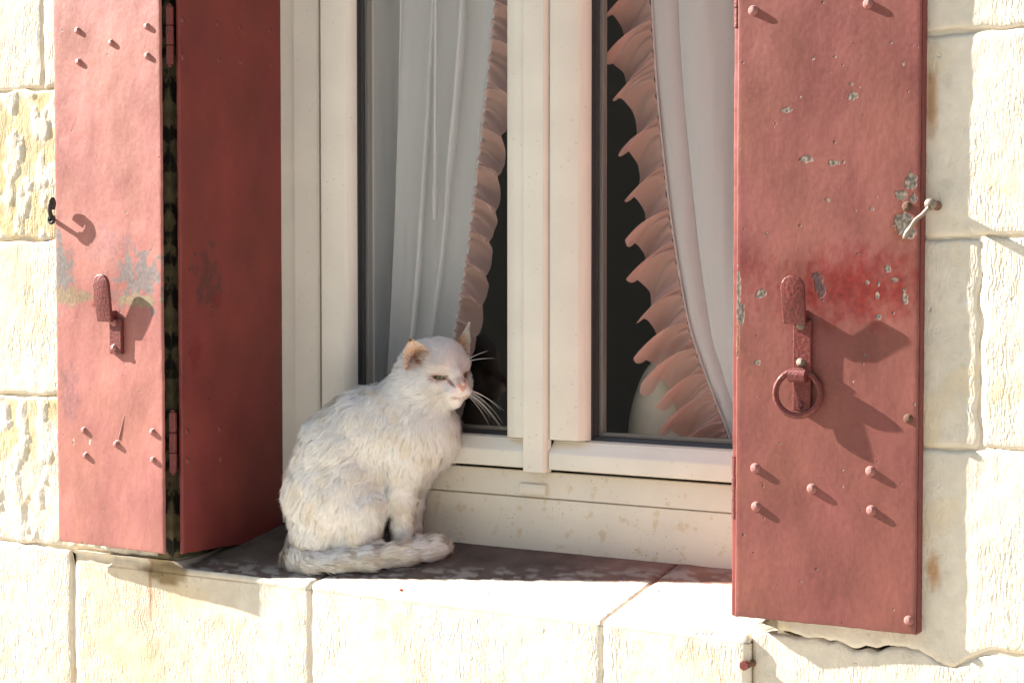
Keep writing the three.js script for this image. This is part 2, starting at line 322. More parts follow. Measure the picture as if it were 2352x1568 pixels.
const spacer = std({ color: col(0.35, 0.33, 0.3), roughness: 0.4, metalness: 0.6 });
const glassMat = new THREE.MeshPhysicalMaterial({ color: col(1, 1, 1), roughness: 0, transmission: 1, thickness: 0, ior: 1.5 });
const ZF = -0.205, ZS = -0.192, WT = 1.1;              // front of the frame, front of the sashes, top
const win = thing('casement_window', 'cream plastic two-leaf casement window behind the cat, dirt specks on bottom rail', 'window', V(-0.1, -0.336, -0.24));
const W0 = win.position, wpart = (n, g, m, p = win) => mesh(n, g.translate(-W0.x, -W0.y, -W0.z), m, p);
// outer frame: jambs with a stepped face, head, bottom rail of two boards
wpart('frame_jamb', merge(barY([[-0.66, -0.28], [-0.66, ZF - 0.006], [-0.5735, ZF - 0.006], [-0.5705, ZF], [-0.5225, ZF], [-0.5195, ZF - 0.003], [-0.5195, -0.28]], -0.33, WT)), pvc);
wpart('frame_jamb', merge(barY([[0.3475, -0.28], [0.3475, ZF - 0.003], [0.3505, ZF], [0.3985, ZF], [0.4015, ZF - 0.006], [0.42, ZF - 0.006], [0.42, -0.28]], -0.33, WT)), pvc);
wpart('frame_head', barX([[-0.28, WT + 0.02], [ZF, WT + 0.02], [ZF, WT - 0.05], [-0.28, WT - 0.05]], -0.5193, 0.3473), pvc);
wpart('frame_rail', barX([[-0.28, -0.2515], [-0.28, -0.222], [-0.214, -0.2165], [ZF - 0.006, -0.213], [ZF - 0.003, -0.2112], [ZF - 0.0008, -0.2125], [ZF, -0.2155], [ZF, -0.2512], [ZF - 0.0015, -0.2522], [-0.28, -0.2522]], -0.5193, 0.3473), pvcDirty);
wpart('frame_apron', barX([[-0.28, -0.3365], [-0.28, -0.2536], [ZF - 0.002, -0.2536], [ZF - 0.0003, -0.2546], [ZF - 0.0003, -0.3345], [ZF - 0.002, -0.336]], -0.5193, 0.3473), pvcDirty);
{                                        // drain cover: a hood with a rounded top, open at its right end
  const a = P(1199, 1108, ZF), b = P(1257, 1139, ZF), h = a.y - b.y;
  wpart('drain_cover', barX([[ZF + 0.0004, b.y], [ZF + 0.0004, a.y], [ZF + 0.0045, a.y - 0.001], [ZF + 0.0068, a.y - h * 0.3], [ZF + 0.0072, a.y - h * 0.65], [ZF + 0.005, b.y + 0.001]], a.x, b.x), pvcDirty);
}
function sash(x0, x1, sl, sr) {          // sl, sr: widths of the left and right stile
  const g = new THREE.Group(); g.name = 'sash'; win.add(g);
  const gy = -0.1595, gx0 = x0 + sl, gx1 = x1 - sr, zg = -0.2185;
  const part = (n, geo, m) => wpart(n, geo, m, g);
  part('stile', barY([[x0, -0.262], [x0, ZS - 0.002], [x0 + 0.002, ZS], [gx0 - 0.0105, ZS], [gx0 - 0.009, ZS - 0.0012], [gx0, ZS - 0.015], [gx0, -0.262]], gy, WT - 0.05), pvc);
  part('stile', barY([[gx1, -0.262], [gx1, ZS - 0.015], [gx1 + 0.009, ZS - 0.0012], [gx1 + 0.0105, ZS], [x1 - 0.002, ZS], [x1, ZS - 0.002], [x1, -0.262]], gy, WT - 0.05), pvc);
  part('bottom_rail', barX([[-0.262, -0.206], [-0.262, gy], [-0.215, gy], [-0.2065, -0.1625], [-0.2055, -0.1655], [-0.2045, -0.1655], [ZS - 0.004, -0.1765], [ZS - 0.001, -0.179], [ZS, -0.183], [ZS, -0.204], [ZS - 0.002, -0.206]], x0, x1), pvc);
  part('top_rail', barX([[-0.262, WT - 0.05], [-0.262, WT - 0.1], [ZS, WT - 0.1], [ZS, WT - 0.05]], x0 + 0.001, x1 - 0.001), pvc);
  const gt = WT - 0.1;
  part('gasket', merge(barY([[gx0, zg - 0.012], [gx0, zg + 0.002], [gx0 + 0.004, zg + 0.004], [gx0 + 0.006, zg + 0.0005], [gx0 + 0.006, zg - 0.012]], gy, gt), barY([[gx1 - 0.006, zg - 0.012], [gx1 - 0.006, zg + 0.0005], [gx1 - 0.004, zg + 0.004], [gx1, zg + 0.002], [gx1, zg - 0.012]], gy, gt), barX([[zg - 0.012, gy], [zg + 0.004, gy], [zg + 0.003, gy + 0.004], [zg + 0.0005, gy + 0.006], [zg - 0.012, gy + 0.006]], gx0 + 0.006, gx1 - 0.006)), rubber);
  part('spacer_bar', merge(box(gx0 + 0.006, gx0 + 0.0115, gy + 0.006, gt, zg - 0.024, zg - 0.013, 0.0005, 1), box(gx1 - 0.0115, gx1 - 0.006, gy + 0.006, gt, zg - 0.024, zg - 0.013, 0.0005, 1), box(gx0 + 0.012, gx1 - 0.012, gy + 0.006, gy + 0.0115, zg - 0.024, zg - 0.013, 0.0005, 1)), spacer);
  const pane = new THREE.PlaneGeometry(gx1 - gx0 - 0.001, gt - gy - 0.001);
  pane.translate((gx0 + gx1) / 2, (gy + gt) / 2, zg);
  part('glass_pane', pane, glassMat);
  return g;
}
sash(-0.5045, -0.1035, 0.058, 0.041);
sash(-0.0585, 0.342, 0.061, 0.058);
wpart('meeting_strip', barY([[-0.1025, -0.2], [-0.1025, -0.187], [-0.1005, -0.185], [-0.0655, -0.185], [-0.0625, -0.188], [-0.0615, -0.1935], [-0.0590, -0.1985], [-0.0590, -0.2]], -0.2105, WT - 0.05), pvc);

// ------------------------------------------------------------------ shutters
const paintNoise = (x, y, s) => fbm(x * 40, y * 12, s, 4);
function leafTextures(w, h, wpx, hpx, spec, s, base = [0.48, 0.268, 0.236]) {       // x, y in metres from the lower left corner
  const paint = [], bump = [], rough = [];
  const N = wpx * hpx, C = new Uint8Array(N * 4), B = new Uint8Array(N * 4), R = new Uint8Array(N * 4);
  const bins = new Map(), key = (x, y) => Math.floor(x / 0.03) + ',' + Math.floor(y / 0.03);
  for (const c of spec.chips) for (let a = -1; a <= 1; a++) for (let b = -2; b <= 2; b++) { const k = key(c.x + a * 0.03, c.y + b * 0.03); if (!bins.has(k)) bins.set(k, []); bins.get(k).push(c); }
  for (let j = 0, o = 0; j < hpx; j++) for (let i = 0; i < wpx; i++, o += 4) {
    const x = (i + 0.5) / wpx * w, y = (j + 0.5) / hpx * h;
    const brush = n2(x * 420, y * 60, s) * 0.3 + n2(x * 900, y * 140, s + 1) * 0.2, blot = f2(x * 14, y * 9, s + 2, 4), fine = f2(x * 160, y * 150, s + 3, 3), lump = f2(x * 75, y * 60, s + 4, 2);
    let k = 1 + 0.05 * brush + 0.16 * blot + 0.06 * fine;
    const warm = f2(x * 11, y * 7, s + 7, 3);
    let c = [base[0] * k, (base[1] + 0.02 * warm) * k, (base[2] - 0.01 * warm) * k], ro = 0.46 + 0.12 * blot + 0.06 * fine, hh = 0.55 + 0.03 * brush + 0.14 * lump + 0.045 * fine;
    for (const f of spec.areas ?? []) { const t = f(x, y); if (t) { for (let q = 0; q < 3; q++) c[q] = lerp(c[q], t.c[q] * (0.92 + 0.25 * fine + 0.15 * blot), t.w); ro = lerp(ro, t.r ?? ro, t.w); hh += (t.h ?? 0) * t.w; } }
    // blisters and grains in the paint
    const bl = n2(x * 260, y * 240, s + 12), blist = sstep(0.8, 0.95, bl) * sstep(0.1, 0.5, n2(x * 30, y * 26, s + 13) + 0.25);
    hh += blist * 0.28;
    for (const ch of bins.get(key(x, y)) ?? []) {
      const dx = (x - ch.x) / ch.rx, dy = (y - ch.y) / ch.ry, d = Math.hypot(dx, dy) + 0.38 * n2(x * 170, y * 170, s + 77) + 0.1 * n2(x * 500, y * 500, s);
      const m = sstep(1.05, 0.92, d);
      if (m > 0) { const g = 0.9 + 0.5 * n2(x * 240, y * 200, 4) + 0.3 * fine; for (let q = 0; q < 3; q++) c[q] = lerp(c[q], ch.c[q] * g, m); hh = lerp(hh, 0.34 + 0.08 * fine, m); ro = lerp(ro, 0.7, m); }
    }
    for (let q = 0; q < 3; q++) C[o + q] = clamp(c[q]) * 255;
    B[o] = B[o + 1] = B[o + 2] = clamp(hh) * 255; R[o] = R[o + 1] = R[o + 2] = clamp(ro) * 255; C[o + 3] = B[o + 3] = R[o + 3] = 255;
  }
  const mk = (d, srgb) => { const t = new THREE.DataTexture(d, wpx, hpx); t.magFilter = THREE.LinearFilter; t.minFilter = THREE.LinearMipmapLinearFilter; t.generateMipmaps = true; if (srgb) t.colorSpace = THREE.SRGBColorSpace; t.needsUpdate = true; return t; };
  return std({ map: mk(C, true), bumpMap: mk(B), bumpScale: 0.0013, roughnessMap: mk(R), roughness: 1 });
}
const LW = 0.25, LB = -0.3565, LH = 1.42, LT = 0.0125;  // leaf width, bottom, height, thickness
const STEEL = [0.44, 0.39, 0.34], STEELD = [0.39, 0.35, 0.3], RUST = [0.42, 0.27, 0.17];
// a leaf lies between its two front edges a and b (looking at its painted face, a on the left)
function leafFrame(a, b) {
  const ex = b.clone().sub(a).setY(0), w = ex.length(); ex.normalize();
  const n = V(-ex.z, 0, ex.x).normalize();             // out of the face
  return { a, ex, n, w, o: V(a.x, LB, a.z), uv(px, py) { const q = onPlane(px, py, V(a.x, 0, a.z), n), d = q.clone().sub(V(a.x, LB, a.z)); return [d.dot(ex), d.y]; }, at(x, y, d = 0) { return V(a.x, LB + y, a.z).addScaledVector(ex, x).addScaledVector(n, d); } };
}
const FA = leafFrame(V(-0.8975, 0, 0.023), V(-0.6445, 0, 0.0365)), FC = leafFrame(V(0.3705, 0, 0.0235), V(0.6215, 0, 0.012));
const FB = leafFrame(V(-0.6225, 0, 0.017), V(-0.603, 0, -0.2225)), FD = leafFrame(V(0.395, 0, -0.2225), V(0.362, 0, 0.017));
const chip = (F, px, py, rx, ry = rx, c = STEEL) => { const [x, y] = F.uv(px, py); return { x, y, rx: rx / 1750, ry: ry / 2100, c }; };
const blob = (F, px, py, rx, ry, c, opt = {}) => { const [x, y] = F.uv(px, py); return (X, Y) => { const d = Math.hypot((X - x) / (rx / 1400), (Y - y) / (ry / 1720)) + (opt.n ?? 0.5) * f2(X * 60, Y * 45, px, 4); const w = sstep(1.05, opt.soft ?? 0.5, d) * (opt.w ?? 1); return w > 0 ? { c, w, r: opt.r, h: opt.h } : null; }; };
const matC = leafTextures(FC.w, LH, 400, 1600, {
  chips: [
    ...[[1807, 253, 13, 8], [1959, 220, 11, 11], [1957, 193, 5, 5], [1853, 365, 15, 10], [1916, 373, 13, 8], [1869, 134, 4, 4], [1839, 222, 3, 3], [1900, 459, 6, 5], [2004, 480, 5, 5], [1966, 483, 3, 3], [2075, 146, 4, 6], [2048, 98, 4, 3], [2040, 617, 8, 10], [2056, 642, 7, 6], [2018, 652, 4, 8], [2016, 678, 5, 10], [2080, 685, 7, 14], [2078, 666, 4, 5], [2019, 728, 6, 7], [1991, 648, 5, 6], [2052, 719, 3, 4], [1749, 674, 14, 12], [1741, 832, 7, 9], [1975, 200, 2, 2], [1938, 372, 3, 3]].map((q) => chip(FC, q[0], q[1], q[2], q[3])),
    ...[[2094, 417, 14, 22], [2070, 448, 14, 13], [2078, 513, 24, 30], [2099, 455, 9, 12], [2092, 535, 14, 14]].map((q) => chip(FC, q[0], q[1], q[2], q[3], STEELD)),
    ...[[1880, 650, 10, 26], [1888, 668, 8, 26], [1872, 634, 7, 9]].map((q) => chip(FC, q[0], q[1], q[2], q[3], [0.27, 0.12, 0.11])),
    chip(FC, 1695, 665, 7, 60, STEELD), chip(FC, 1700, 720, 12, 32, STEELD), chip(FC, 1694, 780, 6, 50, RUST),
    ...Array.from({ length: 60 }, (_, i) => ({ x: hash3(i, 1, 1) * 0.25, y: hash3(i, 2, 1) * 1.3, rx: 0.0008 + 0.0012 * hash3(i, 3, 1), ry: 0.0008 + 0.0012 * hash3(i, 4, 1), c: hash3(i, 5, 1) > 0.5 ? [0.36, 0.2, 0.18] : STEEL })),
  ],
  areas: [blob(FC, 1960, 660, 215, 115, [0.46, 0.13, 0.11], { w: 0.92, r: 0.33, soft: -0.1, n: 0.7 }), blob(FC, 1725, 610, 60, 60, [0.46, 0.18, 0.16], { w: 0.6, r: 0.36, n: 0.7, soft: -0.1 }), blob(FC, 1880, 900, 60, 90, [0.47, 0.27, 0.21], { w: 0.3 }), blob(FC, 2075, 520, 30, 40, [0.45, 0.22, 0.1], { w: 0.5 })],
}, 21);
const matA = leafTextures(FA.w, LH, 400, 1600, {
  chips: [chip(FA, 190, 1250, 10, 9, [0.62, 0.5, 0.44]), chip(FA, 205, 1013, 5, 12, [0.72, 0.62, 0.58]), chip(FA, 168, 1013, 4, 12, [0.72, 0.62, 0.58]), ...Array.from({ length: 45 }, (_, i) => ({ x: hash3(i, 1, 7) * 0.25, y: hash3(i, 2, 7) * 1.3, rx: 0.0008 + 0.001 * hash3(i, 3, 7), ry: 0.0008 + 0.001 * hash3(i, 4, 7), c: hash3(i, 5, 7) > 0.5 ? [0.36, 0.2, 0.18] : STEEL }))],
  areas: [blob(FA, 135, 620, 45, 110, [0.44, 0.42, 0.4], { w: 0.9, n: 1.1, soft: 0.6, r: 0.5 }), blob(FA, 155, 680, 80, 28, [0.55, 0.46, 0.34], { w: 0.9, n: 0.9, soft: 0.7 }), blob(FA, 320, 640, 80, 80, [0.46, 0.43, 0.42], { w: 0.85, n: 1.6, soft: 0.6, r: 0.5 }), blob(FA, 320, 690, 70, 20, [0.57, 0.5, 0.38], { w: 0.9, n: 0.9, soft: 0.7 }), blob(FA, 232, 680, 36, 60, [0.5, 0.16, 0.14], { w: 0.8, n: 0.9, soft: 0.3, r: 0.35 }), blob(FA, 160, 900, 40, 90, [0.55, 0.36, 0.37], { w: 0.5, n: 1 }), blob(FA, 250, 560, 90, 60, [0.6, 0.4, 0.4], { w: 0.5, n: 1 })],
}, 57, [0.615, 0.385, 0.345]);  // base paler than the other leaves: sheen and glare put into the colour
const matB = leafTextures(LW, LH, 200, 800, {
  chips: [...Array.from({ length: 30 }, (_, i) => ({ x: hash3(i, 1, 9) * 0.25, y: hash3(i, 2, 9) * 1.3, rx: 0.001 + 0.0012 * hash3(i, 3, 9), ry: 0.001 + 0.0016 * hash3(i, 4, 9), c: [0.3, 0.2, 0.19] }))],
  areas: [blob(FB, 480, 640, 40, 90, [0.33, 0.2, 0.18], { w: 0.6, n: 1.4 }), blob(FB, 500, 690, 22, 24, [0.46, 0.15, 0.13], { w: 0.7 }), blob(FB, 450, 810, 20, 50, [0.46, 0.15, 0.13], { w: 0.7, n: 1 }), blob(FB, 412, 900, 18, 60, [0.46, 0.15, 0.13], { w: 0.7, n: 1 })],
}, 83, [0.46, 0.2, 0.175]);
const redPaint = std({ color: col(0.3, 0.085, 0.07), roughness: 0.45 });
const worn = texture(256, 256, (u, v) => { const r = 0.7 * sstep(0.1, 0.45, tfbm(u, v, 10, 4, 33)), k = 0.9 + 0.3 * tfbm(u, v, 24, 3, 35); return [lerp(0.48, 0.36, r) * k, lerp(0.22, 0.22, r) * k, lerp(0.2, 0.16, r) * k]; }, true);
worn.repeat.set(12, 12);
const wornBump = texture(256, 256, (u, v) => 0.5 + 0.5 * tfbm(u, v, 16, 4, 37));
wornBump.repeat.set(12, 12);
const wornIron = std({ map: worn, bumpMap: wornBump, bumpScale: 0.0008, roughness: 0.42, metalness: 0.15 });
const rustIron = std({ color: col(0.17, 0.085, 0.05), bumpMap: wornBump, bumpScale: 0.001, roughness: 0.75, metalness: 0.3 });
const darkIron = std({ color: col(0.05, 0.04, 0.035), bumpMap: wornBump, bumpScale: 0.001, roughness: 0.55, metalness: 0.6 });
const bareIron = std({ color: col(0.24, 0.19, 0.15), bumpMap: wornBump, bumpScale: 0.0006, roughness: 0.5, metalness: 0.7 });

function leafGeometry(F, warp, s, LT = 0.0125) {      // sheet iron leaf with returned edges
  const nx = 50, ny = 230, r = 0.0022;
  const g = grid(nx + 6, ny + 6, (u, v) => {
    const iu = Math.round(u * (nx + 6)), iv = Math.round(v * (ny + 6)), cu = clamp((iu - 3) / nx), cv = clamp((iv - 3) / ny), ou = Math.round(iu - 3 - cu * nx), ov = Math.round(iv - 3 - cv * ny), o = Math.max(Math.abs(ou), Math.abs(ov));
    const x = lerp(r, F.w - r, cu) + Math.sign(ou) * (Math.abs(ou) >= 1 ? (Math.abs(ou) >= 2 ? r : r * 0.7) : 0), y = lerp(r, LH - r, cv) + Math.sign(ov) * (Math.abs(ov) >= 1 ? (Math.abs(ov) >= 2 ? r : r * 0.7) : 0);
    const d = o === 0 ? 0 : o === 1 ? -r * 0.3 : o === 2 ? -r : -LT;
    const e = Math.min(x, F.w - x), jag = 0.0009 * noise(y * 60, s) * (e < 0.004 ? 1 : 0) + (y < 0.004 ? 0.0008 * noise(x * 70, s + 3) : 0);
    const q = F.at(x + jag * 0.6, y + (y < 0.004 ? jag : 0), d + (o < 3 ? warp * (fbm(x * 9, y * 7, s, 3) + 0.4 * fbm(x * 34, y * 26, s + 5, 2)) : 0));
    return [q.x, q.y, q.z, x / F.w, y / LH];
  });
  const back = grid(1, 1, (u, v) => { const q = F.at(u * F.w, v * LH, -LT + 0.0004); return [q.x, q.y, q.z, u, v]; });
  back.index.array.reverse(); back.computeVertexNormals();
  return merge(g, back);
}
const rivetGeo = (() => { const p = [[0, 0.0046], [0.0022, 0.0046], [0.0038, 0.0042], [0.0048, 0.003], [0.0054, 0.001], [0.0062, 0.0002], [0.0068, -0.0006]].map(([a, b]) => new THREE.Vector2(a, b)); const g = new THREE.LatheGeometry(p.reverse(), 18); g.rotateX(Math.PI / 2); return g; })();
function shutterThing(label, pos) { const t = thing('shutter', label, 'shutter', pos); t.userData.offset = pos; return t; }
const put = (t, name, geo, m, parent = t) => mesh(name, geo.translate(-t.position.x, -t.position.y, -t.position.z), m, parent);
function rivets(t, parent, F, list, m, s = 1, tall = 1) {
  for (const [px, py, k] of list) {
    const [x, y] = F.uv(px, py), g = rivetGeo.clone().scale(s * (k ?? 1), s * (k ?? 1), s * tall);
    g.rotateZ(rr(-3, 3)).applyMatrix4(new THREE.Matrix4().makeBasis(F.ex, V(0, 1, 0), F.n).setPosition(F.at(x, y, 0)));
    put(t, 'rivet', g, m, parent);
  }
}
const rivA = std({ color: col(0.36, 0.14, 0.12), roughness: 0.45, bumpMap: wornBump, bumpScale: 0.0006 });
function hinge(t, p, y0, y1) {           // knuckles of a butt hinge on the fold
  const n = 3, g = [];
  for (let i = 0; i < n; i++) { const a = lerp(y0, y1, i / n) + 0.0012, b = lerp(y0, y1, (i + 1) / n) - 0.0012; g.push(cyl(V(p.x, a, p.z), V(p.x, b, p.z), 0.0062, 0.0062, 14)); }
  g.push(cyl(V(p.x, y0 - 0.003, p.z), V(p.x, y1 + 0.003, p.z), 0.0035, 0.0035, 10));
  put(t, 'hinge', uvBox(merge(g)), wornIron);
}
function latch(t, F, bar, tongue, ring, off) {          // pull handle: flat bar on the leaf, bent thumb tongue on top, ring at the foot
  const grp = new THREE.Group(); grp.name = 'latch'; t.add(grp);
  const add = (n, g, m = wornIron) => put(t, n, g, m, grp);
  const M = new THREE.Matrix4().makeBasis(F.ex, V(0, 1, 0), F.n).setPosition(F.o);
  const [bx0, by0] = F.uv(bar[0], bar[3]), [bx1, by1] = F.uv(bar[2], bar[1]);
  const g0 = new RoundedBoxGeometry(bx1 - bx0, by1 - by0, 0.0075, 2, 0.0012); g0.translate((bx0 + bx1) / 2, (by0 + by1) / 2, 0.0035 + off);
  add('bar', uvBox(g0.applyMatrix4(M)));
  const [tx0, ty0] = F.uv(tongue[0], tongue[3]), [tx1, ty1] = F.uv(tongue[2], tongue[1]);
  const w = tx1 - tx0, h = ty1 - ty0, sh = new THREE.Shape();
  sh.moveTo(-w / 2 + 0.001, 0); sh.lineTo(w / 2 - 0.001, 0); sh.lineTo(w / 2, h - w / 2); sh.absarc(0, h - w / 2, w / 2, 0, Math.PI); sh.lineTo(-w / 2 + 0.001, 0);
  const tg = new THREE.ExtrudeGeometry(sh, { depth: 0.0034, bevelEnabled: true, bevelSize: 0.0012, bevelThickness: 0.0012, bevelSegments: 3, curveSegments: 20 });
  tg.translate(0, 0, -0.0017);
  const p = tg.attributes.position;                      // bowed away from the leaf towards its tip
  for (let i = 0; i < p.count; i++) { const k = clamp(p.getY(i) / h); p.setZ(i, p.getZ(i) + off + 0.0125 + 0.014 * k - 0.006 * k * k); }
  tg.computeVertexNormals(); tg.translate((tx0 + tx1) / 2, ty0, 0);
  add('tongue', uvBox(toCreasedNormals(tg.applyMatrix4(M), 0.6)));
  const st = new RoundedBoxGeometry(w * 0.8, 0.016, 0.013, 2, 0.0012); st.translate((tx0 + tx1) / 2 + w * 0.05, ty0 + 0.009, 0.0055 + off);
  add('neck', uvBox(st.applyMatrix4(M)));
  for (const ry of ring ? [bar[1] + 12, 832] : [bar[1] + 8, bar[3] - 14]) {
    const [x, y] = F.uv((bar[0] + bar[2]) / 2 - 3, ry), g = rivetGeo.clone().scale(0.95, 0.95, 1); g.translate(x, y, 0.0072 + off); add('rivet', g.applyMatrix4(M), ring ? bareIron : rivA);
  }
  if (ring) {
    const [cx, cy] = F.uv(ring[0], ring[1]), R = ring[2] / 1440;
    const tor = new THREE.TorusGeometry(R, 0.0042, 14, 48); tor.rotateX(-0.05).rotateY(0.2).translate(cx, cy, 0.0105 + off); add('ring', uvBox(tor.applyMatrix4(M)));
    const [kx0, ky0] = F.uv(1823, 875), [kx1, ky1] = F.uv(1861, 852);
    const k = new THREE.CylinderGeometry(0.0085, 0.0085, kx1 - kx0, 18, 1); k.rotateZ(Math.PI / 2).translate((kx0 + kx1) / 2, (ky0 + ky1) / 2 + 0.001, 0.0125 + off); add('clip', uvBox(k.applyMatrix4(M)));
    const [rx, ry] = F.uv(1845, 928), g = rivetGeo.clone().scale(0.8, 0.8, 0.8); g.translate(rx, ry, 0.0072 + off); add('rivet', g.applyMatrix4(M));
  }
}
const shL = shutterThing('folding red-brown iron shutter beside the cat, its inner leaf in shade along the reveal', V(-0.66, LB, 0));
const leafA = put(shL, 'leaf', leafGeometry(FA, 0.0011, 3, 0.004), matA); leafA.userData.label = 'sunlit outer leaf folded back on the wall, pink with bare grey patches';
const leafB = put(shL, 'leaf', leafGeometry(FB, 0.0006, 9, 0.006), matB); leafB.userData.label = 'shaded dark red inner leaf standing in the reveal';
rivets(shL, leafA, FA, [[178, 70], [180, 142], [255, 98], [337, 60], [338, 128], [193, 988], [197, 1046], [267, 1020], [350, 992], [352, 1056]], rivA, 1, 1.1);
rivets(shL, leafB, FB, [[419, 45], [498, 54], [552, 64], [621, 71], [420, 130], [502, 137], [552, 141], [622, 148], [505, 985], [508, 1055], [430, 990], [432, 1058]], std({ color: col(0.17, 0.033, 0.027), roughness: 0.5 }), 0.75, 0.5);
{ const f = V(-0.6345, 0, 0.0245); hinge(shL, f, P(385, 150, 0.02).y, P(385, 15, 0.02).y); hinge(shL, f, P(393, 1085, 0.02).y, P(393, 945, 0.02).y); hinge(shL, f, 0.86, 0.95); }
latch(shL, FA, [258, 733, 284, 812], [238, 631, 269, 736], null, 0);
{ const a = P(275, 1008, 0.028), b = P(288, 955, 0.028); put(shL, 'paint_drip', cyl(V(a.x, a.y, 0.0305), V(b.x, b.y, 0.031), 0.0018, 0.0008, 8), rivA); }
const shR = shutterThing('red-brown iron shutter with a ring handle, chipped paint showing grey metal', V(0.42, LB, 0));
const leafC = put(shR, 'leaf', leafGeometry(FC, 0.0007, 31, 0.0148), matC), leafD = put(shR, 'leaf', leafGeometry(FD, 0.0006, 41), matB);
{ const g = new RoundedBoxGeometry(0.003, LH - 0.004, 0.0125, 2, 0.0008); g.translate(FC.w + 0.0014, LH / 2, -0.0085).applyMatrix4(new THREE.Matrix4().makeBasis(FC.ex, V(0, 1, 0), FC.n).setPosition(FC.o)); put(shR, 'edge_strip', uvBox(g), std({ color: col(0.17, 0.036, 0.029), roughness: 0.6, bumpMap: wornBump, bumpScale: 0.001 }), leafC); }
rivets(shR, leafC, FC, [[1730, 24], [1994, 8], [1735, 1075], [1737, 1163], [1865, 1122], [2000, 1082], [2002, 1172], [2088, 1425, 0.95]], rivA, 1.08, 1.1);
rivets(shR, leafC, FC, [[2087, 961, 0.95], [2084, 474]], rustIron, 1.05, 1.1);
{ const f = V(0.3672, 0, 0.014); hinge(shR, f, P(1686, 66, 0.014).y, P(1686, -75, 0.014).y); hinge(shR, f, P(1687, 1190, 0.014).y, P(1687, 1045, 0.014).y); }
latch(shR, FC, [1826, 735, 1868, 942], [1810, 634, 1860, 741], [1840, 902, 42], 0);

// ------------------------------------------------------------------ iron stays that hold the shutters back
{
  const t = thing('shutter_hook', 'dark iron stay hook on the wall at the edge of the sunlit shutter leaf', 'hook', P(118, 512, 0));
  const o = t.position, A = (px, py, z) => P(px, py, z).sub(o);
  mesh('stem', uvBox(cyl(A(124, 500, -0.01), A(116, 504, 0.038), 0.0045, 0.004)), darkIron, t);
  mesh('eye', uvBox(new THREE.TorusGeometry(0.0055, 0.003, 10, 20).translate(...A(117, 504, 0.04).toArray())), darkIron, t);
  mesh('bar', uvBox(tube([A(117, 502, 0.041), A(114, 488, 0.043), A(114, 470, 0.044), A(119, 456, 0.041), A(123, 466, 0.037), A(121, 480, 0.036)], 0.0036, 40, 8)), darkIron, t);
}
{
  const t = thing('shutter_hook', 'worn bright iron stay on the wall beside the ring-handled shutter', 'hook', P(2152, 474, 0));
  const o = t.position, A = (px, py, z) => P(px, py, z).sub(o);
  mesh('stem', uvBox(cyl(A(2162, 474, -0.02), A(2141, 470, 0.028), 0.0062, 0.0058)), rustIron, t);
  mesh('screw_head', uvBox(new THREE.SphereGeometry(0.0078, 24, 16).scale(1, 1, 0.75).translate(...A(2138, 469, 0.031).toArray())), bareIron, t);
  mesh('bar', uvBox(merge(tube([A(2135, 476, 0.036), A(2118, 494, 0.036), A(2104, 505, 0.036), A(2092, 524, 0.0335)], 0.0027, 30, 10), new THREE.SphereGeometry(0.0055, 16, 12).scale(0.75, 2.1, 0.55).rotateZ(-0.62).translate(...A(2087, 532, 0.0325).toArray()))), bareIron, t);
}
{
  const t = thing('iron_bolt', 'small rusty bolt set in the end of the stone sill', 'bolt', P(1718, 1526, 0.01));
  mesh('shank', uvBox(cyl(V(0.006, 0, -0.03), V(-0.001, 0, 0.009), 0.0042)), rustIron, t);
  mesh('nut', uvBox(new THREE.CylinderGeometry(0.0068, 0.0068, 0.006, 6).rotateX(Math.PI / 2).translate(-0.001, 0, 0.007)), wornIron, t);
}

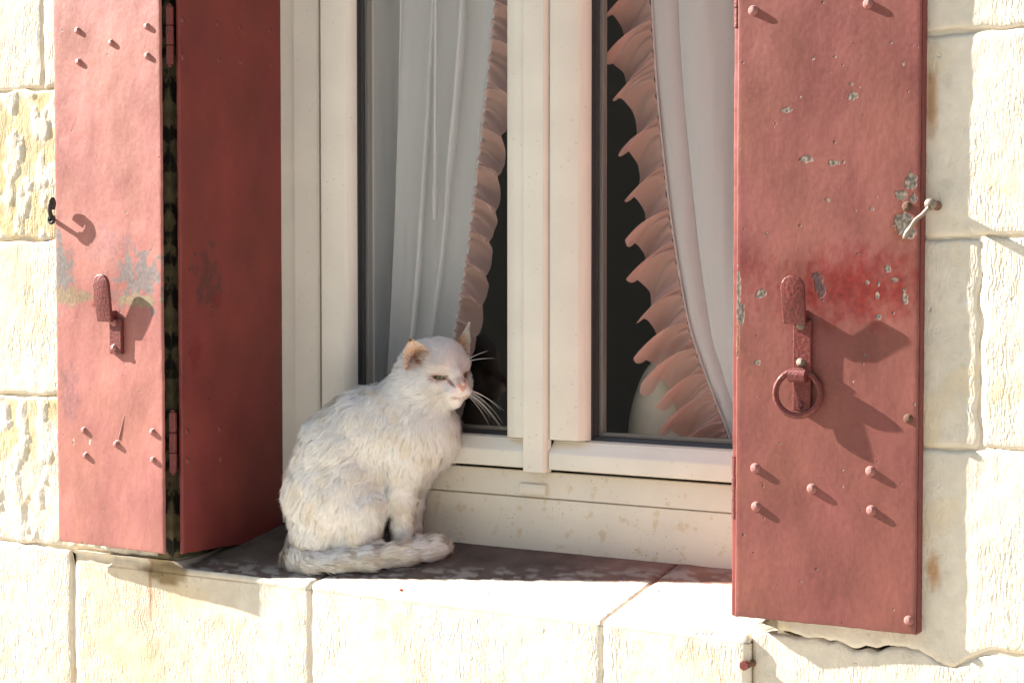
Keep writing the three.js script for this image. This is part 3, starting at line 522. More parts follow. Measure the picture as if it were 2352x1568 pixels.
// ------------------------------------------------------------------ curtains behind the glass
const cloth = (c, o = {}) => new THREE.MeshPhysicalMaterial({ color: col(...c), roughness: 1, transmission: 0.35, thickness: 0, side: THREE.DoubleSide, ...o });
const weave = texture(256, 256, (u, v) => 0.5 + 0.3 * tnoise(u * 128, v * 6, 128, 6, 1) + 0.3 * tnoise(u * 6, v * 128, 6, 128, 2));
weave.repeat.set(8, 8);
const voile = cloth([0.8, 0.79, 0.77], { bumpMap: weave, bumpScale: 0.0004 }), organza = cloth([0.84, 0.54, 0.46], { transmission: 0.45, transparent: true, opacity: 0.72 });
const curve = (pts, z) => new THREE.CatmullRomCurve3(pts.map(([x, y, dz = 0]) => P(x, y, z + dz)));
function curtain(label, hemPts, farX, folds, sideSign, ruffle) {
  const z = -0.285, hem = curve(hemPts, z), t = thing('curtain', label, 'curtain', V(farX, -0.3, z));
  const o = t.position, N = 90;
  const g = grid(N, 120, (u, v) => {                     // u = 0 at the hem, 1 at the far side
    const h = hem.getPoint(v), ph = 2 * Math.PI * (folds.n * u + 0.18 * noise(u * 6, 2.3, folds.n)) + 0.5 * noise(h.y * 2.2, u * 5), amp = sstep(0, 0.1, u) * (0.7 + 0.5 * noise(u * 7, h.y * 1.3, 3.3));
    const x = lerp(h.x, farX, u) + amp * folds.over * Math.sin(ph);
    const d = amp * folds.deep * Math.cos(ph) + 0.0022 * noise(x * 60, h.y * 5, 2);
    return [x - o.x, h.y - o.y, h.z + d - 0.012 * u - o.z, x * 4, h.y * 4];
  });
  mesh('cloth', g, voile, t);
  const pleat = ruffle.pleat, R = grid(30, 560, (u, v) => {
    const h = hem.getPoint(v), s = v * hem.getLength(), warp = s / pleat + 0.4 * noise(s * 7, 5.3) + 0.15 * noise(s * 19, 8.1), ph = 2 * Math.PI * warp + ruffle.phase, k = u ** 0.75, cell = noise(warp * 0.77, 3.7, ruffle.phase);
    const w = ruffle.w(v) * (1 + 0.16 * cell), A = pleat * 0.4 * (1 + 0.3 * noise(warp * 0.9, 8.2));
    const curl = ph + 0.9 * u + 0.6 * cell;                // the frill twists as it leaves the seam
    const x = h.x + sideSign * w * (0.9 * u + 0.09 * k * Math.cos(curl)), y = h.y - ruffle.drop * w * (0.35 * u + 0.65 * u * u) + A * k * (0.7 * Math.sin(curl) + 0.12 * Math.sin(2 * curl + 3 * cell));
    const zz = h.z + 0.007 + A * k * 0.95 * Math.cos(curl) + (1 - 0.6 * u) * (0.0032 * Math.sin(ph * 3 + 5 * noise(s * 21, 2.2)) + 0.0018 * Math.sin(ph * 6 + 5 * noise(s * 33, 6.2)));
    return [x - o.x, y - o.y, zz - o.z, s * 4, u];
  });
  mesh('ruffle', R, organza, t);
  const ed = []; for (let i = 0; i <= 220; i++) { const p = hem.getPoint(i / 220); ed.push(V(p.x - o.x, p.y - o.y, p.z - o.z + 0.004)); }
  mesh('hem', tube(ed, 0.0016, 220, 6), voile, t);
}
curtain('grey-white voile curtain with a pink ruffle, hanging behind the cat', [[1150, -420], [1146, -200], [1140, 0], [1122, 200], [1100, 400], [1078, 580], [1050, 760], [1030, 880], [1018, 1000], [1012, 1100]], -0.505, { n: 4.6, over: 0.017, deep: 0.016 }, 1, { w: (v) => 0.042 + 0.008 * Math.sin(v * 6), pleat: 0.05, drop: 0.55, phase: 0.4 });
curtain('white voile curtain with a pink ruffle, next to the ring-handled shutter', [[1492, -420], [1494, -200], [1500, 0], [1512, 200], [1532, 400], [1556, 580], [1590, 760], [1635, 890], [1680, 1010], [1700, 1100]], 0.36, { n: 3.2, over: 0.016, deep: 0.016 }, -1, { w: (v) => 0.07 + 0.01 * Math.sin(v * 9 + 1), pleat: 0.056, drop: 0.85, phase: 2.0 });
{
  const a = P(1002, -300, -0.262), b = P(999, 498, -0.262), t = thing('curtain_wand', 'thin white curtain wand hanging in front of the grey voile', 'wand', b);
  mesh('rod', cyl(a.clone().sub(b), V(0, 0.0, 0), 0.0028), voile, t); mesh('grip', cyl(V(0, 0.05, 0), V(0, -0.004, 0), 0.0046, 0.0042), voile, t);
}
{                                        // pale rounded form added inside in place of a reflection in the pane
  const c = P(1575, 1010, -0.37), p = [[0, 0], [0.05, 0], [0.066, 0.02], [0.07, 0.05], [0.066, 0.09], [0.052, 0.13], [0.034, 0.155], [0.02, 0.165], [0, 0.166]].map(([a, b]) => new THREE.Vector2(a, b));
  const t = thing('reflection_form', 'pale rounded form added behind the glass to stand for a reflection in the pane', 'reflection_form', V(c.x - 0.016, -0.235, -0.37));
  mesh('body', new THREE.LatheGeometry(new THREE.SplineCurve(p).getPoints(40), 40).scale(1.1, 1.25, 1.1), std({ color: col(0.62, 0.6, 0.47), roughness: 0.5 }), t);
  mesh('stand', box(-0.2, 0.2, -0.03, -0.001, -0.12, 0.08, 0.003), std({ color: col(0.12, 0.1, 0.08), roughness: 0.8 }), t);
}
{
  const q = P(921, 1338, -0.012), t = thing('crumb', 'tiny orange-red crumb on the sill in front of the cat', 'crumb', V(q.x, sillY(-0.012) + 0.001, -0.012));
  mesh('piece', new THREE.DodecahedronGeometry(0.0035, 0).scale(1, 0.6, 0.8), std({ color: col(0.5, 0.07, 0.03), roughness: 0.7 }), t);
}

// ------------------------------------------------------------------ the cat
{
  const BF = V(0.9, 0, -0.436).normalize(), BR = V(0.436, 0, 0.9).normalize(), B0 = V(-0.42, 0, -0.098), DN = V(0, -1, 0), RE = BF.clone().negate();
  const J = (px, py, lat = 0) => onPlane(px, py, B0.clone().addScaledVector(BR, lat), BR);
  const mixv = (...a) => { const r = V(0, 0, 0); for (let i = 0; i < a.length; i += 2) r.addScaledVector(a[i], a[i + 1]); return r.normalize(); };
  const prims = [];
  const cap = (a, ra, b, rb, flow, len, o = {}) => prims.push({ a, b, ra, rb, flow, len, ...o });
  const ball = (a, r, flow, len, o) => cap(a, r, a, r, flow, len, o);
  // trunk
  cap(J(753, 1212), 0.060, J(746, 1125), 0.058, mixv(DN, 0.8, RE, 0.35), 0.02);
  cap(J(746, 1125), 0.058, J(783, 1030), 0.060, mixv(DN, 0.75, RE, 0.55), 0.019);
  cap(J(783, 1030), 0.060, J(835, 975), 0.049, mixv(DN, 0.55, RE, 0.7), 0.018);
  cap(J(835, 975), 0.049, J(925, 1000), 0.060, mixv(DN, 0.8, RE, 0.45), 0.018);
  cap(J(930, 1000), 0.060, J(968, 992), 0.055, mixv(DN, 0.9, BF, 0.08), 0.02);
  cap(J(968, 992), 0.050, J(945, 1062), 0.036, mixv(DN, 0.9, RE, 0.25), 0.021);
  cap(J(828, 1105), 0.050, J(802, 1185), 0.042, mixv(DN, 0.8, RE, 0.4), 0.016);
  // neck
  cap(J(882, 975), 0.052, J(962, 900), 0.046, mixv(DN, 0.8, RE, 0.5), 0.017);
  // hind leg on the near side, and its twin
  cap(J(792, 1150, 0.026), 0.052, J(838, 1172, 0.036), 0.029, mixv(DN, 0.85, RE, 0.25), 0.015, { k: 0.03 });
  cap(J(838, 1172, 0.036), 0.028, J(828, 1236, 0.04), 0.024, mixv(DN, 0.9, RE, 0.2), 0.011);
  cap(J(795, 1262, 0.04), 0.019, J(866, 1264, 0.044), 0.015, mixv(BF, 0.9, DN, 0.3), 0.009, { k: 0.014 });
  cap(J(792, 1150, -0.03), 0.050, J(852, 1178, -0.04), 0.030, mixv(DN, 0.85, RE, 0.25), 0.017);
  cap(J(795, 1250, -0.04), 0.019, J(878, 1250, -0.045), 0.015, BF, 0.009, { k: 0.014 });
  // forelegs
  const leg = (lat, dx, dy) => {
    cap(J(935 + dx, 1062, lat), 0.034, J(921 + dx, 1140, lat), 0.0205, mixv(DN, 1, RE, 0.1), 0.012, { k: 0.016 });
    cap(J(921 + dx, 1140, lat), 0.0195, J(920 + dx, 1215 + dy, lat), 0.0155, DN, 0.008, { k: 0.012 });
    cap(J(920 + dx, 1215 + dy, lat), 0.0155, J(922 + dx, 1248 + dy, lat), 0.0165, DN, 0.006, { k: 0.01 });
    cap(J(922 + dx, 1254 + dy, lat), 0.0155, J(940 + dx, 1258 + dy, lat), 0.0135, mixv(BF, 0.9, DN, 0.3), 0.006, { k: 0.008 });
  };
  leg(0.026, 3, 0); leg(-0.022, 24, -8);
  // tail laid round the near side
  const tailPx = [[706, 1262, -0.082], [696, 1284, -0.066], [722, 1296, -0.055], [775, 1296, -0.06], [850, 1287, -0.076], [930, 1273, -0.106], [998, 1260, -0.137]].map(([x, y, z]) => P(x, y, z));
  const tr = [0.032, 0.028, 0.023, 0.0205, 0.0195, 0.019, 0.0175];
  for (let i = 0; i + 1 < tailPx.length; i++) cap(tailPx[i], tr[i], tailPx[i + 1], tr[i + 1], tailPx[i + 1].clone().sub(tailPx[i]).normalize(), 0.019, { k: 0.008, tail: 1 });
  // head: its own axes f (to the nose), u (up), l (the cat's right, towards the street)
  const HF = RGT.clone().multiplyScalar(0.62).addScaledVector(TOW, 0.77).addScaledVector(UPV, -0.13).normalize();
  const HL0 = RGT.clone().multiplyScalar(-0.77).addScaledVector(TOW, 0.62), HU0 = HL0.clone().cross(HF).normalize();
  const HU = (HU0.y < 0 ? HU0.negate() : HU0), ROLL = 0.06, HL1 = HF.clone().cross(HU).normalize();
  const HLs = HL1.dot(HL0) < 0 ? HL1.negate() : HL1;
  const HLr = HLs.clone().multiplyScalar(Math.cos(ROLL)).addScaledVector(HU, -Math.sin(ROLL)), HUr = HU.clone().multiplyScalar(Math.cos(ROLL)).addScaledVector(HLs, Math.sin(ROLL));
  const HS = 1.15, HC = J(1004, 858, 0.0), H = (f, u, l) => HC.clone().addScaledVector(HF, f * HS).addScaledVector(HUr, u * HS).addScaledVector(HLr, l * HS);
  const toH = (p, o) => { const x = p.x - HC.x, y = p.y - HC.y, z = p.z - HC.z; o.f = (x * HF.x + y * HF.y + z * HF.z) / HS; o.u = (x * HUr.x + y * HUr.y + z * HUr.z) / HS; o.l = (x * HLr.x + y * HLr.y + z * HLr.z) / HS; return o; };
  const HEAD = [                          // centre f u l, radii f u l, blend
    [-0.010, 0.004, 0, 0.046, 0.040, 0.0425, 0.012], [0.012, 0.022, 0, 0.028, 0.025, 0.031, 0.012],
    [0.006, -0.014, 0.025, 0.027, 0.025, 0.022, 0.014], [0.006, -0.014, -0.025, 0.027, 0.025, 0.022, 0.014],
    [0.026, 0.002, 0, 0.024, 0.016, 0.014, 0.010], [0.032, -0.009, 0.0135, 0.014, 0.011, 0.011, 0.008], [0.032, -0.009, -0.0135, 0.014, 0.011, 0.011, 0.008], [0.036, -0.017, 0, 0.021, 0.014, 0.017, 0.008],
    [0.0425, -0.0185, 0.0105, 0.0135, 0.0105, 0.0125, 0.005], [0.0425, -0.0185, -0.0105, 0.0135, 0.0105, 0.0125, 0.005], [0.038, -0.032, 0, 0.0135, 0.0095, 0.0125, 0.007],
    [0.048, -0.0065, 0, 0.012, 0.009, 0.0068, 0.006], [0.024, 0.016, 0.019, 0.014, 0.010, 0.013, 0.008], [0.024, 0.016, -0.019, 0.014, 0.010, 0.013, 0.008],
  ];
  const ER = 0.0098;
  const smin = (a, b, k) => { const h = Math.max(k - Math.abs(a - b), 0) / k; return Math.min(a, b) - h * h * k * 0.25; };
  const o = {};
  const capd = (q, x, y, z) => {
    const bx = q.b.x - q.a.x, by = q.b.y - q.a.y, bz = q.b.z - q.a.z, px = x - q.a.x, py = y - q.a.y, pz = z - q.a.z, L = bx * bx + by * by + bz * bz;
    const t = L > 0 ? clamp((px * bx + py * by + pz * bz) / L) : 0, dx = px - bx * t, dy = py - by * t, dz = pz - bz * t;
    return Math.sqrt(dx * dx + dy * dy + dz * dz) - lerp(q.ra, q.rb, t);
  };
  const elld = (h, f, u, l) => { const a = (f - h[0]) / h[3], b = (u - h[1]) / h[4], c = (l - h[2]) / h[5], k0 = Math.sqrt(a * a + b * b + c * c), a1 = a / h[3], b1 = b / h[4], c1 = c / h[5], k1 = Math.sqrt(a1 * a1 + b1 * b1 + c1 * c1); return k1 > 0 ? k0 * (k0 - 1) / k1 : -0.01; };
  const headd = (f, u, l) => { let d = elld(HEAD[0], f, u, l); for (let i = 1; i < HEAD.length; i++) d = smin(d, elld(HEAD[i], f, u, l), HEAD[i][6]); return d; };
  // eyes: seated just under the skin, seen through a narrow almond slit
  const EYES = {};
  for (const sg of [1, -1]) {
    const u = 0.002, l = 0.0215 * sg; let f = 0.07; while (headd(f, u, l) > 0) f -= 0.0002;
    const e = 0.0008, N = V(headd(f + e, u, l) - headd(f - e, u, l), headd(f, u + e, l) - headd(f, u - e, l), headd(f, u, l + e) - headd(f, u, l - e)).normalize();
    const T = V(0, 0.3, sg); T.addScaledVector(N, -T.dot(N)).normalize();
    EYES[sg] = { p: V(f, u, l), N, T, B: N.clone().cross(T), c: V(f, u, l).addScaledVector(N, -ER - 0.0004) };
  }
  const slit = (f, u, l, sg) => { const e = EYES[sg], x = f - e.p.x, y = u - e.p.y, z = l - e.p.z; return elld([0, 0, 0, 0.0075, 0.0035, 0.0094], x * e.N.x + y * e.N.y + z * e.N.z, x * e.B.x + y * e.B.y + z * e.B.z, x * e.T.x + y * e.T.y + z * e.T.z); };
  const sdf = (x, y, z) => {
    let d = 1, hd = 1;
    for (const q of prims) d = smin(d, capd(q, x, y, z), q.k ?? 0.026);
    toH({ x, y, z }, o);
    if (Math.abs(o.f) < 0.12 && Math.abs(o.u) < 0.12 && Math.abs(o.l) < 0.12) {
      hd = headd(o.f, o.u, o.l) * HS;
      d = smin(d, hd, 0.02);
      if (o.f > 0.015) d = Math.max(d, -slit(o.f, o.u, o.l, 1), -slit(o.f, o.u, o.l, -1));
    }
    const g = sillY(z) + 0.0015 - y;      // never sinks into the sill
    return Math.max(d, g);
  };
  // surface nets over the field
  const lo = V(-0.505, -0.392, -0.215), hi = V(-0.10, 0.0, 0.02), S = 0.0022, n = [0, 1, 2].map((i) => Math.ceil((hi.getComponent(i) - lo.getComponent(i)) / S) + 1), [nx, ny, nz] = n;
  const F = new Float32Array(nx * ny * nz).fill(1), BL = 8;
  for (let k = 0; k < nz; k += BL) for (let j = 0; j < ny; j += BL) for (let i = 0; i < nx; i += BL) {
    const c = sdf(lo.x + (i + BL / 2) * S, lo.y + (j + BL / 2) * S, lo.z + (k + BL / 2) * S), far = Math.abs(c) > BL * S * 1.15;
    for (let kk = k; kk < Math.min(nz, k + BL); kk++) for (let jj = j; jj < Math.min(ny, j + BL); jj++) for (let ii = i; ii < Math.min(nx, i + BL); ii++) F[(kk * ny + jj) * nx + ii] = far ? c : sdf(lo.x + ii * S, lo.y + jj * S, lo.z + kk * S);
  }
  const vid = new Int32Array(nx * ny * nz).fill(-1), vp = [], fi = [], at = (i, j, k) => (k * ny + j) * nx + i;
  for (let k = 0; k < nz - 1; k++) for (let j = 0; j < ny - 1; j++) for (let i = 0; i < nx - 1; i++) {
    let m = 0; const q = [];
    for (let c = 0; c < 8; c++) { const v = F[at(i + (c & 1), j + ((c >> 1) & 1), k + (c >> 2))]; q.push(v); if (v < 0) m |= 1 << c; }
    if (m === 0 || m === 255) continue;
    let x = 0, y = 0, z = 0, cnt = 0;
    for (const [a, b] of [[0, 1], [2, 3], [4, 5], [6, 7], [0, 2], [1, 3], [4, 6], [5, 7], [0, 4], [1, 5], [2, 6], [3, 7]]) if ((q[a] < 0) !== (q[b] < 0)) { const t = q[a] / (q[a] - q[b]); x += lerp(a & 1, b & 1, t); y += lerp((a >> 1) & 1, (b >> 1) & 1, t); z += lerp(a >> 2, b >> 2, t); cnt++; }
    vid[at(i, j, k)] = vp.length / 3;
    vp.push(lo.x + (i + x / cnt) * S, lo.y + (j + y / cnt) * S, lo.z + (k + z / cnt) * S);
  }
  for (let k = 1; k < nz - 1; k++) for (let j = 1; j < ny - 1; j++) for (let i = 1; i < nx - 1; i++) {
    const s0 = F[at(i, j, k)] < 0;
    const quad = (a, b, c, d, flip) => { if (a < 0 || b < 0 || c < 0 || d < 0) return; flip ? fi.push(a, c, b, a, d, c) : fi.push(a, b, c, a, c, d); };
    if (s0 !== F[at(i + 1, j, k)] < 0) quad(vid[at(i, j - 1, k - 1)], vid[at(i, j, k - 1)], vid[at(i, j, k)], vid[at(i, j - 1, k)], !s0);
    if (s0 !== F[at(i, j + 1, k)] < 0) quad(vid[at(i - 1, j, k - 1)], vid[at(i - 1, j, k)], vid[at(i, j, k)], vid[at(i, j, k - 1)], !s0);
    if (s0 !== F[at(i, j, k + 1)] < 0) quad(vid[at(i - 1, j - 1, k)], vid[at(i, j - 1, k)], vid[at(i, j, k)], vid[at(i - 1, j, k)], !s0);
  }
  const gradN = (x, y, z) => { const e = 0.0012, g = V(sdf(x + e, y, z) - sdf(x - e, y, z), sdf(x, y + e, z) - sdf(x, y - e, z), sdf(x, y, z + e) - sdf(x, y, z - e)); return g.normalize(); };
  const nv = vp.length / 3, vn = new Float32Array(nv * 3), vc = new Float32Array(nv * 3);
  const WHITE = [0.97, 0.94, 0.89], CREAM = [0.9, 0.8, 0.64], GREY = [0.74, 0.7, 0.68], SKIN = [0.66, 0.42, 0.35];
  const mix3 = (a, b, t) => [lerp(a[0], b[0], t), lerp(a[1], b[1], t), lerp(a[2], b[2], t)];
  const dirH = (f, u, l) => V(0, 0, 0).addScaledVector(HF, f).addScaledVector(HUr, u).addScaledVector(HLr, l).normalize();
  const mkEar = (up, open, b, fwd, w, hgt, cup) => { const op = open.clone().addScaledVector(up, -open.dot(up)).normalize(); return { up, open: op, across: up.clone().cross(op).normalize(), base: b.addScaledVector(op, fwd), w, hgt, cup }; };
  const EARS = [mkEar(dirH(-0.06, 0.92, 0.42), dirH(0.72, 0.05, 0.62), H(0.002, 0.0175, 0.031), 0.013, 0.05, 0.046, 0.028), mkEar(dirH(0.06, 0.93, -0.32), dirH(0.97, 0.0, 0.12), H(0.004, 0.0215, -0.0305), 0.004, 0.04, 0.056, 0.014)];
  const earAt = (x, y, z) => {            // how deep in the mouth of an ear a point of the head lies
    for (const e of EARS) {
      const dx = x - e.base.x, dy = y - e.base.y, dz = z - e.base.z, v = (dx * e.up.x + dy * e.up.y + dz * e.up.z) / e.hgt, a = Math.abs(dx * e.across.x + dy * e.across.y + dz * e.across.z) / (e.w / 2), d = dx * e.open.x + dy * e.open.y + dz * e.open.z;
      if (v > -0.12 && v < 0.8 && a < 0.85 && d > -e.cup - 0.004 && d < 0.004) return (1 - a / 0.85) * sstep(-0.12, 0.12, v);
    }
    return 0;
  };
  function coat(x, y, z, h, inHead) {     // colour of the coat at a point
    let c = WHITE;
    const a = fbm(x * 26, y * 22, z * 26 + 4, 3), b = fbm(x * 60, y * 60, z * 60, 2);
    c = mix3(c, CREAM, 0.6 * sstep(0.0, 0.4, a + 0.25 * b + (y < -0.2 ? 0.1 : -0.06)));  // cream patches, in part shading between clumps put into the coat colour
    c = mix3(c, GREY, 0.25 * sstep(0.1, 0.4, fbm(x * 34 + 9, y * 30, z * 34, 3)));
    if (inHead) {
      c = mix3(c, [0.86, 0.75, 0.69], 0.6 * sstep(0.034, 0.012, Math.hypot(h.u - 0.03, h.f - 0.03) + 0.008 * b));                       // thin hair on the forehead
      c = mix3(c, [0.5, 0.38, 0.32], 0.7 * sstep(0.026, 0.006, Math.hypot(h.l - 0.03, h.u - 0.022, h.f - 0.006) + 0.006 * b));            // before the near ear
      for (const s of [1, -1]) {
        const e = EYES[s].p, rim = slit(h.f, h.u, h.l, s);
        c = mix3(c, [0.28, 0.15, 0.11], 0.9 * sstep(0.0036, 0.0006, rim) * (h.f > 0.02 ? 1 : 0));
        c = mix3(c, [0.15, 0.07, 0.05], 0.95 * sstep(0.0056, 0.0016, Math.hypot((h.u + 0.0045) * 0.6, (h.l - (0.0115 + (h.u + 0.0045) * 0.35) * s) * 1.5)) * (h.f > 0.03 ? 1 : 0));   // tear stain
        c = mix3(c, [0.74, 0.5, 0.43], 0.45 * sstep(0.013, 0.005, Math.hypot(h.u - e.y, h.l - e.z)) * (h.f > 0.02 ? 1 : 0));
      }
      c = mix3(c, [0.42, 0.32, 0.29], 0.75 * sstep(0.010, 0.003, Math.hypot(h.u + 0.001, h.l * 0.8, h.f - 0.055) + 0.002 * b));            // bridge of the nose
      c = mix3(c, [0.55, 0.3, 0.26], 0.7 * sstep(0.0022, 0.0006, Math.abs(h.u + 0.0265 - 0.35 * Math.abs(h.l) + 6 * h.l * h.l)) * (h.f > 0.04 ? 1 : 0) * sstep(0.017, 0.012, Math.abs(h.l)));  // mouth
    }
    return c;
  }
  const info = (x, y, z) => {             // flow, length and head share at a point
    let W = 0, L = 0; const fl = V(0, 0, 0), h = toH({ x, y, z }, {});
    let tail = 0;
    for (const q of prims) { const w = Math.exp(-Math.max(0, capd(q, x, y, z)) / 0.007); W += w; L += w * q.len; fl.addScaledVector(q.flow, w); if (q.tail) tail += w; }
    const hd = headd(h.f, h.u, h.l), hw = 3 * Math.exp(-Math.max(0, hd) / 0.006);
    const out = V(0, 0, 0).addScaledVector(HF, h.f - 0.062).addScaledVector(HUr, h.u + 0.008 - 0.02).addScaledVector(HLr, h.l).normalize();
    const dist = Math.hypot(h.f - 0.06, h.u + 0.01, h.l), hl = clamp(0.003 + (dist - 0.015) * 0.16, 0.0025, 0.019);
    fl.addScaledVector(out, hw); L += hw * hl; W += hw;
    return { flow: fl, len: L / W, head: hw / W, h, tail: tail / W };
  };
  for (let i = 0; i < nv; i++) {
    const x = vp[i * 3], y = vp[i * 3 + 1], z = vp[i * 3 + 2], g = gradN(x, y, z); g.toArray(vn, i * 3);
    const h = toH({ x, y, z }, {}), inH = Math.abs(h.f) < 0.08 && Math.abs(h.u) < 0.07;
    let c = mix3(coat(x, y, z, h, inH), SKIN, 0.15);
    if (inH && (slit(h.f, h.u, h.l, 1) < 0.001 || slit(h.f, h.u, h.l, -1) < 0.001) && h.f > 0.02) c = [0.16, 0.09, 0.075];
    const ea = inH ? earAt(x, y, z) : 0; if (ea > 0) c = mix3(mix3(c, [0.72, 0.42, 0.26], sstep(0, 0.3, ea)), [0.2, 0.075, 0.045], sstep(0.3, 0.75, ea));  // shade of the ear mouth painted on the skull, darker deeper in
    vc.set(c, i * 3);
  }
  for (let i = 0; i < nv; i++) {          // matted, uneven coat
    const x = vp[i * 3], y = vp[i * 3 + 1], z = vp[i * 3 + 2], h = toH({ x, y, z }, {}), w = sstep(0.06, 0.09, Math.hypot(h.f, h.u, h.l));
    if (w > 0) { const d = w * (0.004 * fbm(x * 34, y * 28, z * 34, 2) + 0.001 * noise(x * 110, y * 80, z * 110)) * sstep(0, 0.02, y - sillY(z)); for (let q = 0; q < 3; q++) vp[i * 3 + q] += vn[i * 3 + q] * d; }
  }
  const base = V(-0.36, sillY(-0.09), -0.09), cat = thing('cat', 'white cat sitting on the window sill, looking towards the ring-handled shutter', 'cat', base);
  const bodyGeo = new THREE.BufferGeometry();
  bodyGeo.setAttribute('position', new THREE.Float32BufferAttribute(vp, 3)); bodyGeo.setAttribute('normal', new THREE.BufferAttribute(vn, 3)); bodyGeo.setAttribute('color', new THREE.BufferAttribute(vc, 3)); bodyGeo.setIndex(fi); bodyGeo.computeVertexNormals(); vn.set(bodyGeo.attributes.normal.array);

  // hair strands, gathered as tapered blades
  const hp = [], hn = [], hc = [], hi2 = [];
  let nh = 0;
  const hairV = V(0, 0, 0), side = V(0, 0, 0);
  function strand(p, nrm, flow, len, width, lift, curl, c) {
    const d0 = flow.clone().addScaledVector(nrm, -flow.dot(nrm)).normalize(), dir = d0.clone().multiplyScalar(Math.cos(lift)).addScaledVector(nrm, Math.sin(lift));
    side.copy(dir).cross(nrm).normalize();
    const b = hp.length / 3, SEG = len > 0.009 ? 3 : 2; let x = p.x - nrm.x * 0.0008, y = p.y - nrm.y * 0.0008, z = p.z - nrm.z * 0.0008;
    const nn = nrm.clone().multiplyScalar(0.75).addScaledVector(dir, 0.2).addScaledVector(side, rr(-0.28, 0.28)).normalize();
    for (let s = 0; s <= SEG; s++) {
      const t = s / SEG, w = width * (1 - t * t * 0.95) / 2;
      if (y < sillY(z) + 0.0006) y = sillY(z) + 0.0006;
      if (s < SEG) { hp.push(x - side.x * w, y - side.y * w, z - side.z * w, x + side.x * w, y + side.y * w, z + side.z * w); hn.push(nn.x, nn.y, nn.z, nn.x, nn.y, nn.z); hc.push(...c, ...c); } else { hp.push(x, y, z); hn.push(nn.x, nn.y, nn.z); hc.push(...c); }
      x += dir.x * len / SEG; y += dir.y * len / SEG; z += dir.z * len / SEG;
      dir.addScaledVector(nrm, -curl / SEG).addScaledVector(hairV.set(0, -1, 0), 0.12 / SEG).normalize();
    }
    for (let s = 0; s < SEG - 1; s++) { const q = b + s * 2; hi2.push(q, q + 1, q + 3, q, q + 3, q + 2); }
    const q = b + (SEG - 1) * 2; hi2.push(q, q + 1, q + 2); nh++;
  }
  const A = V(0, 0, 0), Bv = V(0, 0, 0), Cv = V(0, 0, 0), e1 = V(0, 0, 0), e2 = V(0, 0, 0), nr = V(0, 0, 0);
  let carry = 0;
  for (let t = 0; t < fi.length; t += 3) {
    const [a, b, c] = [fi[t], fi[t + 1], fi[t + 2]];
    A.fromArray(vp, a * 3); Bv.fromArray(vp, b * 3); Cv.fromArray(vp, c * 3);
    const area = e1.subVectors(Bv, A).cross(e2.subVectors(Cv, A)).length() / 2;
    nr.fromArray(vn, a * 3);
    const facing = nr.dot(TOW), h0 = toH(A, {}), inH = Math.abs(h0.f + 0.005) < 0.066 && Math.abs(h0.u) < 0.06 && Math.abs(h0.l) < 0.06;
    if (A.y < sillY(A.z) + 0.004 && nr.y < -0.3) continue;
    const dens = (inH ? 3.4e6 : 1.5e6) * (facing < -0.35 ? 0.25 : 1);
    carry += area * dens;
    while (carry > 0) {
      carry--;
      let u = rnd(), v = rnd(); if (u + v > 1) { u = 1 - u; v = 1 - v; }
      const p = V(A.x + (Bv.x - A.x) * u + (Cv.x - A.x) * v, A.y + (Bv.y - A.y) * u + (Cv.y - A.y) * v, A.z + (Bv.z - A.z) * u + (Cv.z - A.z) * v);
      const f = info(p.x, p.y, p.z), n3 = V(0, 0, 0).fromArray(vn, (u > 0.5 ? b : v > 0.5 ? c : a) * 3);
      const hh = f.h, ear0 = f.head > 0.3 ? earAt(p.x, p.y, p.z) : 0;
      if (ear0 > 0.05 && rnd() > 0.1) continue;
      if (f.head > 0.3 && hh.f > 0.015 && (slit(hh.f, hh.u, hh.l, 1) < 0.0011 || slit(hh.f, hh.u, hh.l, -1) < 0.0011)) continue;
      if (f.head > 0.3 && Math.hypot(hh.f - 0.060, hh.u + 0.011, hh.l) < 0.0065) continue;
      // locks: the strands of a cell lean together towards its middle, and differ from the next cell's
      f.flow.normalize();
      const wv = V(noise(p.x * 34, p.y * 34, p.z * 34), noise(p.x * 34 + 50, p.y * 34, p.z * 34), noise(p.x * 34, p.y * 34 + 50, p.z * 34));
      f.flow.addScaledVector(wv, lerp(0.5, 0.32, f.head) * (f.tail > 0.5 ? 0.25 : 1));
      e1.copy(f.flow).addScaledVector(n3, -f.flow.dot(n3)).normalize(); e2.copy(e1).cross(n3);
      const cw = lerp(72, 140, f.head), q1 = (p.x - base.x) * e2.x * cw + (p.y - base.y) * e2.y * cw + (p.z - base.z) * e2.z * cw + 0.5 * noise(p.x * 70, p.y * 70, p.z * 70), c1i = Math.floor(q1);
      const q2 = ((p.x - base.x) * e1.x + (p.y - base.y) * e1.y + (p.z - base.z) * e1.z) * cw * 0.42 + 0.5 * (c1i & 1), c2i = Math.floor(q2), lock = hash3(c1i, c2i, 3), lock2 = hash3(c1i, c2i, 71), lock3 = hash3(c1i, c2i, 131);
      const pull = (c1i + 0.5 - q1) / cw / Math.max(f.len, 0.006) * lerp(0.95, 0.5, f.head);
      f.flow.addScaledVector(e2, pull + (lock3 - 0.5) * lerp(0.34, 0.2, f.head) * (f.tail > 0.5 ? 0.35 : 1)).add(V(rr(-0.09, 0.09), rr(-0.09, 0.09), rr(-0.09, 0.09)));
      const k = rr(0.88, 1.05) * lerp(0.95, 0.93, f.head) * (1 + 0.1 * lock3), cc = coat(p.x, p.y, p.z, hh, f.head > 0.3), tb = f.tail * sstep(0.12, 0.3, fbm(p.x * 40, p.y * 90, p.z * 40, 2) + 0.1);
      const c1 = mix3(cc, [0.62, 0.52, 0.4], tb * 0.6);
      const len = f.len * 1.08 * rr(0.7, 1.12) * (0.75 + 0.5 * lock);
